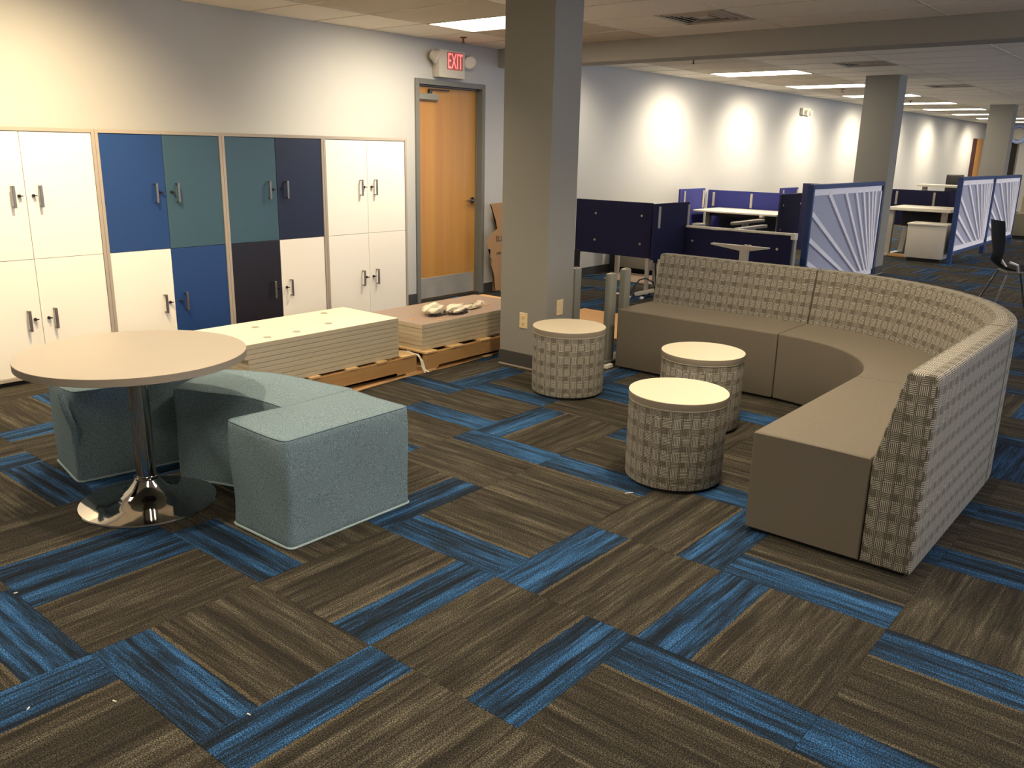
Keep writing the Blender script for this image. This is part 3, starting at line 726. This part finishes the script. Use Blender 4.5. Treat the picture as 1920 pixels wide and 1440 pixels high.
def stack(n, z0, th, x0, x1, y0, y1, topm, top_lab, lab, grp):
    for k in range(n):
        j = R_.uniform(-.0025, .0025); dx = -.02 if (topm is boardtop_m and k >= n-3) else 0
        o = obj('laminate_board', bxo(x0+j+dx, x1+j, y0+j, y1+j, z0+k*th, z0+(k+1)*th-.0022, .001), board_m)
        top = k == n-1; tag(o, top_lab if top else lab % ORD[n-1-k], 'board', grp)
        if top: obj('top_face', bxo(x0+j+dx+.001, x1+j-.001, y0+j+.001, y1+j-.001, z0+(k+1)*th-.0022, z0+(k+1)*th-.0012), topm, o)
    return z0+n*th-.0012
zt1 = stack(9, .150, .030, 2.70, 3.872, 4.223, 4.80, boardtop_m, 'topmost board of the left stack, white face with grey foam pads on it', 'cream-edged board, %s from the top of the white-topped left stack', 'boards in the left stack')
zt2 = stack(6, .153, .031, 4.093, 5.32, 4.223, 4.845, boardtop2_m, 'topmost board of the right stack, brown face with two hardware bags on it', 'cream-edged board, %s from the top of the brown-topped right stack', 'boards in the right stack')
for x, y, lab in ((2.90, 4.32, 'near the round table edge'), (3.02, 4.62, 'at the rear beside the dark locker'), (3.12, 4.33, 'darkest one along the front edge'), (3.42, 4.40, 'in the middle of the board'), (3.62, 4.70, 'at the far rear corner')):
    b = BM(); lathe(b, [(0, 0), (.026, 0), (.026, .0025), (0, .0025)], x, y, 6, zt1); tag(obj('foam_pad', b, foam_m), 'small grey foam pad on the white top board, '+lab, 'pad', 'foam pads on the white board')
for x, y, lab in ((4.20, 4.42, 'left of the bags'), (4.31, 4.27, 'in front of the bag of screws'), (5.02, 4.44, 'right of the bags'), (5.12, 4.62, 'far right behind the wrap')):
    b = bxo(x-.03, x+.03, y-.012, y+.012, zt2, zt2+.002); tag(obj('tape_scrap', b, kraft_m), 'pale tape scrap on the brown top board, '+lab, 'tape', 'tape scraps on the brown board')
tag(obj('edge_strip', bxo(5.335, 5.44, 4.40, 4.86, .153, .325, .003), kraft_m), 'upright pale wooden strip at the far end of the brown-topped stack', 'wood strip')
def blob(b, cx, cy, z, rx, ry, h, seed, ang=0):
    rn = random.Random(seed); tb = bmesh.new(); bmesh.ops.create_icosphere(tb, subdivisions=4, radius=1)
    ph = [rn.uniform(0, 9) for _ in range(6)]
    for v in tb.verts:
        c = v.co; k = 1+.09*math.sin(c.x*5+ph[0]+2*c.y)+.07*math.sin(c.y*6+ph[1]+c.z*4)+.05*math.sin(c.x*13+c.y*11+ph[2])+.012*rn.uniform(-1, 1)
        v.co = Vector((c.x*rx*k, c.y*ry*k, max(0, (c.z*.5+.5))*h*k+.0005))
        if c.z < -.2: v.co.z = .0005
    tb.transform(Matrix.Translation((cx, cy, z)) @ Matrix.Rotation(ang, 4, 'Z')); merge(b, tb); return b
def bag(lab, x, y, rx, ry, h, seed, ang, hw=True):
    t = thing('hardware_bag', lab, 'bag', (x, y, zt2), 0, 'bags on the brown board')
    obj('bag_film', blob(BM(), x, y, zt2, rx, ry, h, seed, ang), bag_m, t, True)
    if hw:
        b = BM(); rn = random.Random(seed)
        for _ in range(46):
            a = rn.uniform(PI*1.02, PI*1.75); q = Vector((x+rx*1.02*math.cos(a+ang), y+ry*1.0*math.sin(a+ang), zt2+rn.uniform(.004, .022))); d = Vector((rn.uniform(-1, 1), rn.uniform(-1, 1), rn.uniform(-.2, .5))).normalized()*.014
            cyl(b, q-d, q+d, .003, 5)
        obj('screws', b, screw_m, t, kind='stuff')
bag('clear plastic bag of dark screws at the left on the brown board', 4.42, 4.44, .10, .075, .080, 3, .5)
bag('white plastic hardware bag in the middle on the brown board', 4.585, 4.37, .10, .065, .060, 5, .35)
b = BM(); rn = random.Random(4)
for _ in range(26):
    a = rn.uniform(0, 2*PI); r = rn.uniform(.02, .10); c = Vector((4.80+r*math.cos(a)*1.3, 4.42+r*math.sin(a)*.7, zt2+rn.uniform(.005, .03))); q = [c+Vector((rn.uniform(-.035, .035), rn.uniform(-.03, .03), rn.uniform(-.004, .02))) for _ in range(4)]
    v = [b.verts.new((p.x, p.y, max(p.z, zt2+.001))) for p in q]; b.faces.new(v[:3]); b.faces.new((v[0], v[2], v[3]))
blob(b, 4.80, 4.42, zt2, .10, .05, .03, 9)
tag(obj('crumpled_wrap', b, bag_m), 'crumpled torn white plastic wrap at the right of the two bags', 'plastic wrap')
b = BM()
def ribbon(b, pts, w_):
    V = []
    for i, p in enumerate(pts):
        p = Vector(p); V.append((b.verts.new(p+Vector((w_/2, 0, 0))), b.verts.new(p-Vector((w_/2, 0, 0))), b.verts.new(p+Vector((w_/2, -.0015, .001))), b.verts.new(p-Vector((w_/2, .0015, -.001)))))
    for a, c in zip(V, V[1:]): b.faces.new((a[0], a[1], c[1], c[0])); b.faces.new((a[2], c[2], c[3], a[3])); b.faces.new((a[0], c[0], c[2], a[2])); b.faces.new((a[1], a[3], c[3], c[1]))
ribbon(b, [(3.93, 4.42, .152), (4.00, 4.32, .152), (4.045, 4.22, .135), (4.055, 4.185, .09), (4.065, 4.17, .03), (4.09, 4.155, .009), (4.12, 4.16, .008)], .018)
ribbon(b, [(4.02, 4.30, .154), (4.048, 4.20, .12), (4.05, 4.18, .05), (4.06, 4.16, .010)], .012)
tag(obj('packing_strap', b, plast_m), 'white plastic packing strap hanging between the two pallets', 'strap')

# ------------------------------------------------------------------ STEEL POSTS
for x, y, lab in ((5.215, 3.405, 'middle grey steel desk column, nearest the first drum stool'), (5.27, 3.765, 'grey steel desk column right beside the big column'), (5.515, 3.475, 'grey steel desk column rising behind the end of the sofa')):
    t = thing('desk_column', lab, 'desk leg', (x+.04, y+.025, 0), 0, 'loose steel desk columns')
    obj('outer_tube', bxo(x, x+.08, y, y+.05, .022, .668, .003, 2), post_m, t, True)
    obj('inner_tube', bxo(x+.006, x+.074, y+.005, y+.045, .66, .674, .002), steel_m, t)
    obj('foot_bar', bxo(x-.16, x+.26, y-.008, y+.058, .004, .024, .004, 2), post_m, t, True)
    b = BM(); cyl(b, (x+.04, y+.025, .672), (x+.04, y+.025, .680), .010, 8); obj('spindle', b, chrome_m, t)
t = thing('cardboard_sheet', 'flat orange-brown cardboard on the floor behind the steel columns', 'cardboard', (6.5, 4.2, 0)); fsheet(t, 'sheet', 6.0, 6.98, 3.45, 4.86, .0005)
tag(obj('white_bracket', bxo(5.08, 5.16, 3.315, 3.345, .001, .028, .002), plast_m), 'small white plastic block on the floor by the post foot', 'block')

# ------------------------------------------------------------------ SCREENS + DESKS
def screen(lab, ax, c, a0, a1, z0, z1, m=screen_m, brackets=(), bolts=(), bz=None, legs=(), grp='navy fabric desk screens'):
    """ax 'x': plane x=c spanning y; ax 'y': plane y=c spanning x"""
    loc = (c, (a0+a1)/2, z0) if ax == 'x' else ((a0+a1)/2, c, z0)
    t = thing('desk_screen', lab, 'screen', loc, 0, grp)
    B = (lambda p, q, d0, d1, e, f, bev=0: bxo(c+d0, c+d1, p, q, e, f, bev)) if ax == 'x' else (lambda p, q, d0, d1, e, f, bev=0: bxo(p, q, c+d0, c+d1, e, f, bev))
    obj('panel', B(a0, a1, 0, .028, z0, z1, .004), m, t, True)
    for p in brackets: obj('bracket', B(p-.018, p+.018, -.012, 0, bz or z0+.03, z1-.03, .002), deskmetal_m, t)
    for p in legs: obj('support_post', B(p-.02, p+.02, .0, .028, 0, z0+.002), deskmetal_m, t)
    for p, z in bolts:
        b = BM()
        if ax == 'x': cyl(b, (c-.006, p, z), (c, p, z), .013, 12)
        else: cyl(b, (p, c-.006, z), (p, c, z), .013, 12)
        obj('bolt', b, steel_m, t)
    return t
screen('large plain dark navy screen with four bolts right of the big column', 'x', 8.2, 4.87, 5.885, .40, 1.0, legs=(4.9,), bolts=((5.606, .851), (4.998, .859), (5.608, .552), (5.003, .551)))
screen('navy side screen with two grey brackets at the left end of the near desk frame', 'y', 4.775, 8.10, 8.85, .40, 1.0, brackets=(8.19, 8.83), bz=.74, legs=(8.65,))
screen('long navy modesty panel hung under the white desk rail behind the sofa', 'x', 8.76, 3.51, 4.74, .28, .715, legs=(3.6, 4.6), bolts=((4.66, .578), (3.66, .57)))
screen('navy end panel at the left end of the long modesty panel', 'x', 8.74, 4.83, 5.14, .28, .715, bolts=((4.993, .578),), legs=(4.85, 5.12))
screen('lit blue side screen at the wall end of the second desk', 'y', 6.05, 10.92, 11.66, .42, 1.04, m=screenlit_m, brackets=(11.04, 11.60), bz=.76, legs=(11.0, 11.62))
screen('long lit blue screen along the back of the second desk', 'x', 12.1, 5.05, 6.23, .42, 1.0, m=screenlit_m, brackets=(6.13, 5.52), bz=.76, legs=(5.1, 6.2))
screen('navy side screen at the column end of the second desk', 'y', 4.72, 11.27, 11.98, .45, 1.022, legs=(11.3, 11.95), bolts=((11.36, .875), (11.95, .88), (11.33, .55)))
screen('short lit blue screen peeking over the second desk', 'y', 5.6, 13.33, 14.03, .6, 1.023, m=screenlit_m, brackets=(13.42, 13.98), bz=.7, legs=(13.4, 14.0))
screen('dark navy screen just left of the nearest sunburst divider', 'x', 14.1, 4.95, 5.56, .01, 1.09)
screen('navy screen strip seen behind the dark navy screen', 'x', 14.6, 4.9, 5.35, .4, 1.05, legs=(4.95, 5.3))
def leg_T(t, x, y0, y1, yc, z, col=deskmetal_m, w=.07):
    """column with tapered top bracket and foot"""
    b = BM(); p = [(y0, z-.012), (yc-.05, z-.05), (yc+.05, z-.05), (y1, z-.012), (y1, z), (y0, z)]
    F = [b.verts.new((x-w/2, y, q)) for y, q in p]; K = [b.verts.new((x+w/2, y, q)) for y, q in p]
    b.faces.new(F); b.faces.new(K[::-1])
    for i in range(6): b.faces.new((F[i], F[(i+1) % 6], K[(i+1) % 6], K[i]))
    bmesh.ops.recalc_face_normals(b, faces=b.faces); obj('top_bracket', b, col, t)
    obj('column', bxo(x-.03, x+.03, yc-.04, yc+.04, .03, z-.045, .004), col, t); obj('foot', bxo(x-.035, x+.035, y0, y1, .0, .03, .004), col, t)
t = thing('lift_stand', 'putty T-shaped desk leg standing behind the sofa, in front of the navy panel', 'desk leg', (8.1, 3.8, 0), 0, 'bare T-shaped desk legs')
leg_T(t, 8.1, 3.47, 4.08, 3.72, .648)
b = BM(); cyl(b, (8.08, 3.66, .648), (8.08, 3.66, .662), .015, 10); cyl(b, (8.08, 3.70, .648), (8.08, 3.70, .662), .015, 10); obj('screw_cap', b, plast_m, t)
def leg_X(lab, x0, x1, y, xc, z):
    t = thing('lift_stand', lab, 'desk leg', (xc, y, 0), 0, 'bare T-shaped desk legs')
    obj('top_bracket', bxo(x0, x1, y-.035, y+.035, z-.035, z, .008, 2), deskmetal_m, t, True); obj('column', bxo(xc-.04, xc+.04, y-.03, y+.03, .03, z-.034, .004), deskmetal_m, t); obj('foot', bxo(x0, x1, y-.035, y+.035, 0, .03, .004), deskmetal_m, t)
leg_X('upper bare desk leg bracket seen above the white rail', 9.75, 10.6, 4.66, 10.1, .735)
leg_X('lower bare desk leg bracket right behind the white rail', 9.0, 9.75, 4.25, 9.4, .735)
t = thing('workstation', 'long white desk rail with a square end block above the navy modesty panel', 'desk', (8.85, 4.1, 0))
obj('rail', bxo(8.74, 8.80, 3.50, 4.745, .722, .745, .003), desk_m, t); obj('end_block', bxo(8.75, 8.83, 3.475, 3.52, .68, .745, .003), desk_m, t)
obj('leg', bxo(8.795, 8.84, 3.49, 3.53, .0, .68), deskmetal_m, t); obj('leg', bxo(8.795, 8.84, 4.70, 4.74, .0, .73), deskmetal_m, t); obj('end_clip', bxo(8.86, 8.98, 4.62, 4.73, .742, .765, .003), plast_m, t)
t = thing('desk', 'white-topped desk in front of the lit blue screens', 'desk', (11.6, 5.4, 0), 0, 'white desks')
obj('desktop', bxo(11.27, 12.07, 4.76, 6.02, .722, .75, .004, 2), desk_m, t, True)
for y in (4.85, 5.93): obj('leg', bxo(11.55, 11.63, y-.03, y+.03, .03, .72, .003), deskmetal_m, t); obj('foot', bxo(11.3, 11.95, y-.035, y+.035, 0, .03, .004), deskmetal_m, t)
obj('modesty_panel', bxo(11.98, 12.0, 4.85, 5.95, .2, .70), navy_m, t); obj('crossbar', bxo(11.57, 11.61, 4.88, 5.9, .66, .70), black_m, t)
b = BM(); cyl(b, (11.30, 4.98, .722), (11.30, 4.98, .70), .04, 16); obj('control_puck', b, plast_m, t)
# added dark filler standing in for the shade below the desks
tag(obj('shade_filler', bxo(11.1, 11.18, 4.8, 5.9, .0, .45, .01), ink_m), 'black upright filler for the shade below the front edge of the second desk', 'filler')
# corner cluster left: low wall cabinet seen under the big screen
t = thing('storage_cabinet', 'low putty cabinet side seen below the large navy screen', 'cabinet', (9.8, 5.9, 0))
obj('body', bxo(9.58, 10.0, 5.56, 6.22, .06, .50, .005), plain('putty_metal', (.33, .30, .24), .5), t); obj('plinth', bxo(9.62, 9.98, 5.6, 6.2, 0, .06), black_m, t)
t = thing('desk_leg_post', 'slim light desk leg on a foot plate below the large navy screen', 'desk leg', (9.28, 5.98, 0)); obj('tube', bxo(9.26, 9.31, 5.96, 6.01, .01, .62, .003), deskmetal_m, t); obj('foot_plate', bxo(9.15, 9.5, 5.93, 6.04, 0, .012, .003), deskmetal_m, t)
tag(obj('dark_post', bxo(9.38, 9.46, 6.10, 6.17, 0, .62, .004), black_m), 'black post behind the slim light leg', 'post')
tag(obj('black_leg', bxo(8.165, 8.2, 5.80, 5.875, .0, .42, .004), black_m), 'black leg under the left corner of the large navy screen', 'bracket')
tag(obj('white_edge_post', bxo(8.34, 8.39, 4.815, 4.85, .0, 1.0, .004), desk_m), 'slim white upright in the gap between the two near screens', 'post')
tag(obj('brown_laminate_board', bxo(8.84, 9.5, 5.18, 5.90, .0, .014, .003), boardtop2_m), 'brown laminate board lying flat on the floor under the desks', 'board')
# cords
def strip():
    t = thing('power_strip', 'light power strip tilted on the floor with black cords, behind the sofa end', 'power strip', (8.1, 4.85, 0))
    mt = Matrix.Translation((8.15, 4.83, .045)) @ Matrix.Rotation(math.radians(118), 4, 'Z') @ Matrix.Rotation(.25, 4, 'Y')
    obj('housing', box(BM(), -.15, .15, -.035, .035, -.02, .02, .006, 2, mt), plain('strip_putty', (.5, .46, .38), .4), t)
    b = BM(); pts = [(8.05, 5.0, .01), (8.08, 4.97, .10), (8.12, 4.93, .17), (8.15, 4.87, .19), (8.18, 4.79, .15), (8.15, 4.74, .06), (8.05, 4.72, .01)]; tube(b, pts, .009, 6); obj('cord', b, black_m, t, True)
    b = BM(); tube(b, [(8.05, 5.0, .012), (7.95, 4.95, .012), (7.82, 4.93, .012)], .006, 6); tube(b, [(8.12, 4.98, .09), (7.98, 4.93, .03), (7.86, 4.87, .012)], .006, 6); tube(b, [(8.15, 4.80, .04), (8.0, 4.78, .012), (7.9, 4.74, .012)], .006, 6); obj('cord', b, black_m, t, True)
    for x, y in ((7.80, 4.94), (7.84, 4.88), (7.88, 4.745)): b = BM(); blob(b, x, y, .001, .028, .018, .028, int(x*100)); obj('plug', b, plast_m, t, True)
strip()
b = BM(); tube(b, [(8.29, 4.84, .42), (8.33, 4.865, .30), (8.38, 4.875, .15), (8.40, 4.88, .05), (8.33, 4.90, .01)], .008, 6); tag(obj('hanging_cable', b, black_m), 'black cable hanging from the right corner of the large navy screen', 'cable')
b = BM(); box(b, -.12, .12, -.045, .045, 0, .004, 0, 1, Matrix.Translation((8.03, 5.14, .001)) @ Matrix.Rotation(math.radians(-62), 4, 'Z')); tag(obj('paper_strip', b, plast_m), 'white strip of paper on the carpet between two steel posts', 'paper')

# right-hand far desk group
t = thing('desk', 'white desk beyond the second column with a navy back screen', 'desk', (14.9, 3.85, 0), 0, 'white desks')
obj('desktop', bxo(14.45, 15.3, 3.36, 4.28, .722, .772, .005, 2), desk_m, t, True)
obj('leg', bxo(14.50, 14.58, 4.19, 4.26, .03, .722, .004), deskmetal_m, t); obj('leg', bxo(14.55, 14.62, 3.42, 3.50, .03, .722, .004), deskmetal_m, t)
obj('foot', bxo(14.42, 15.1, 4.18, 4.27, 0, .03, .004), deskmetal_m, t); obj('foot', bxo(14.45, 15.1, 3.42, 3.50, 0, .03, .004), deskmetal_m, t); obj('low_rail', bxo(14.44, 14.50, 3.50, 4.18, .0, .045, .004), kraft_m, t)
obj('modesty_panel', bxo(15.0, 15.02, 3.4, 4.2, .45, .72), black_m, t)
screen('navy back screen of the desk beyond the second column', 'x', 15.55, 3.50, 4.62, .42, 1.008, brackets=(4.485, 3.89), bz=.76, legs=(3.6, 4.58))
screen('higher navy screen stub beside the second sunburst divider', 'x', 15.4, 3.42, 3.62, .42, 1.045, legs=(3.45, 3.59))
tag(obj('leaning_leg', box(BM(), -.05, .05, -.04, .04, 0, .55, .004, 1, Matrix.Translation((15.25, 4.22, .0)) @ Matrix.Rotation(.12, 4, 'X')), deskmetal_m), 'dark desk leg seen under the desk beyond the second column', 'desk leg')
t = thing('high_table', 'white table surface just visible over the far navy screen', 'table', (18.4, 4.4, 0)); obj('tabletop', bxo(18.2, 18.6, 3.9, 4.9, .99, 1.03), desk_m, t)
for y in (4.0, 4.8): obj('leg', bxo(18.36, 18.44, y-.04, y+.04, 0, .99), deskmetal_m, t)
t = thing('pedestal_cabinet', 'white mobile pedestal under the desk beyond the second column', 'cabinet', (14.2, 3.53, 0))
obj('body', bxo(14.0, 14.42, 3.275, 3.815, .055, .545, .006, 2), plain('pedestal_putty', (.62, .56, .46), .45), t, True); obj('cushion_top', bxo(13.985, 14.43, 3.265, 3.825, .546, .575, .006, 2), desk_m, t, True); obj('plinth', bxo(14.03, 14.4, 3.31, 3.78, .0, .055), black_m, t)

# sunburst dividers
RAYS = [((0, .27), (.36, 0)), ((0, .52), (.60, 0)), ((0, .80), (.745, 0)), ((.20, 1), (.83, 0)), ((.43, 1), (.885, 0)), ((.585, 1), (.925, 0)), ((.70, 1), (.95, 0)), ((.785, 1), (.968, 0)), ((.85, 1), (.98, 0)), ((.905, 1), (.99, 0))]
def divider(lab, x0, x1, y, z0, z1):
    t = thing('sunburst_divider', lab, 'divider', ((x0+x1)/2, y+.04, 0), 0, 'sunburst fabric dividers')
    fw_ = .055; b = BM(); box(b, x0, x0+fw_*.8, y, y+.07, 0, z1, .004); box(b, x1-fw_*.6, x1, y, y+.07, 0, z1, .004); box(b, x0+fw_*.8, x1-fw_*.6, y, y+.07, z1-.05, z1); box(b, x0+fw_*.8, x1-fw_*.6, y, y+.07, z0, z0+.045)
    obj('outer_frame', b, divframe_m, t)
    a0, a1, c0, c1 = x0+.05, x1-.04, z0+.045, z1-.05
    obj('felt_panel', bxo(a0, a1, y+.03, y+.06, c0, c1), divfab_m, t)
    m = .07; b = BM(); box(b, a0, a1, y+.012, y+.03, c1-m, c1, .002); box(b, a0, a1, y+.012, y+.03, c0, c0+m, .002); box(b, a0, a0+.025, y+.012, y+.03, c0, c1, .002); box(b, a1-.04, a1, y+.012, y+.03, c0, c1, .002); obj('inner_frame', b, divray_m, t)
    A0, A1, B0, B1 = a0+.015, a1-.03, c0+m*.8, c1-m*.8
    for (u0, v0), (u1, v1) in RAYS:
        p = Vector((A0+(A1-A0)*u0, B0+(B1-B0)*v0)); q = Vector((A0+(A1-A0)*u1, B0+(B1-B0)*v1)); d = (q-p).normalized(); nn = Vector((-d.y, d.x)); w0, w1 = .028, .018
        b = BM(); pts = [p+nn*w0, q+nn*w1, q-nn*w1, p-nn*w0]; F = [b.verts.new((c.x, y+.008, c.y)) for c in pts]; K = [b.verts.new((c.x, y+.03, c.y)) for c in pts]
        b.faces.new(F); b.faces.new(K[::-1])
        for i in range(4): b.faces.new((F[i], F[(i+1) % 4], K[(i+1) % 4], K[i]))
        bmesh.ops.recalc_face_normals(b, faces=b.faces); obj('ray_slat', b, divray_m, t)
divider('nearest sunburst divider, blue and lilac, standing left of the second column', 9.32, 11.745, 3.55, .0, 1.228)
divider('middle sunburst divider, right of the white mobile pedestal', 14.03, 16.17, 3.15, .14, 1.27)
divider('farthest sunburst divider at the right, behind the black chair', 16.21, 18.36, 3.15, .14, 1.265)

# chairs
def chair(lab, x, y, rz, z_back=.96, sled=False):
    t = thing('shell_chair', lab, 'chair', (x, y, 0), rz, 'black shell chairs')
    # side profile swept across width, seat forward +X
    prof = [(.24, .455), (.20, .45), (.08, .435), (-.06, .435), (-.15, .455), (-.195, .51), (-.215, .60), (-.235, .74), (-.265, z_back-.02), (-.272, z_back)]
    bm = BM(); nw = 6; V = []
    for px, pz in prof:
        hw = .235 if pz < .5 and px > -.1 else (.20 if pz > .6 else .15)
        V.append([bm.verts.new((px+(.03*(k/nw*2-1)**2 if pz > .55 else 0), hw*(k/nw*2-1), pz+(.018*(k/nw*2-1)**2 if pz < .5 else 0))) for k in range(nw+1)])
    for a, b in zip(V, V[1:]):
        for k in range(nw): bm.faces.new((a[k], a[k+1], b[k+1], b[k]))
    r = bmesh.ops.solidify(bm, geom=bm.faces[:], thickness=.012); bmesh.ops.recalc_face_normals(bm, faces=bm.faces)
    obj('shell', bm, black_m, t, True, world=False)
    if sled:
        b = BM()
        for s_ in (-.21, .21): tube(b, [(.12, s_*.7, .43), (.26, s_, .012), (-.26, s_, .012), (-.12, s_*.7, .44)], .010, 8)
        obj('sled_leg', b, chrome_m, t, True, world=False)
    else:
        for sx in (-1, 1):
            for sy in (-1, 1): b = BM(); tube(b, [(sx*.10, sy*.13, .43), (sx*.25, sy*.24, .005)], .010, 8); obj('leg', b, chrome_m, t, True, world=False)
    obj('under_pan', bxo(-.12, .14, -.12, .12, .41, .432, .005), deskmetal_m, t, world=False)
    for s_ in (-1, 1): b = BM(); tube(b, [(-.02, s_*.15, .425), (-.06, s_*.215, .50), (-.14, s_*.225, .53)], .014, 8); obj('arm_stub', b, plast_m, t, True, world=False)
    return t
chair('black shell chair with chrome legs right of the curved sofa back', 10.13, 1.66, math.radians(-60), .935)
chair('black chair at the right edge with chrome sled legs, mostly out of frame', 10.15, 1.06, math.radians(200), sled=True)
t = thing('lounge_bench', 'olive-taupe bench at the far right edge behind the dividers', 'bench', (20.1, 2.7, 0)); obj('seat', bxo(19.7, 20.35, 2.0, 3.42, .06, .50, .02, 2), plain('olive_taupe', (.27, .24, .16), .9), t, True); obj('backrest', bxo(20.35, 20.5, 2.0, 3.42, .06, .82, .02, 2), plain('light_taupe', (.40, .33, .24), .9), t, True); obj('base', bxo(19.75, 20.45, 2.05, 3.38, 0, .06), black_m, t)
t = thing('task_chair', 'black task chair back showing above the far navy screens', 'chair', (20.9, 4.85, 0))
obj('backrest', bxo(20.9, 20.98, 4.70, 5.05, .80, 1.19, .03, 3), black_m, t, True); obj('seat', bxo(20.9, 21.35, 4.65, 5.1, .42, .50, .02, 2), black_m, t, True); obj('stem', bxo(21.08, 21.14, 4.84, 4.9, .03, .43), black_m, t); obj('back_support', bxo(20.95, 21.0, 4.85, 4.9, .45, .82), black_m, t)
b = BM()
for k in range(5): a = 2*PI*k/5; tube(b, [(21.11, 4.87, .06), (21.11+.28*math.cos(a), 4.87+.28*math.sin(a), .02)], .018, 6)
obj('star_base', b, black_m, t)
# floor lint
for k, (x, y) in enumerate(((.723, 2.332), (.896, 2.186), (.956, 3.033), (1.113, 1.852), (3.20, 1.93))):
    b = BM(); a = R_.uniform(0, 3); tube(b, [(x-.006*math.cos(a), y-.006*math.sin(a), .003), (x+.006*math.cos(a), y+.006*math.sin(a), .003)], .0022, 6) if k < 4 else tube(b, [(x-.02, y+.01, .003), (x, y-.004, .003), (x+.01, y-.014, .005)], .002, 6)
    tag(obj('lint_speck', b, plast_m), 'tiny white speck of lint on the carpet' if k < 4 else 'short curled white thread on the carpet left of the nearest drum', 'lint', 'lint on the carpet')
NL = ['on the blue strip in the lower left corner', 'bigger one on the brown tile at lower left', 'one beside the long blue strip at the left edge', 'one by the blue strips at bottom centre left']
for k, o in enumerate([o for o in C.objects if o.name.startswith('lint_speck')][:4]): o['label'] = 'tiny white lint speck, '+NL[k]
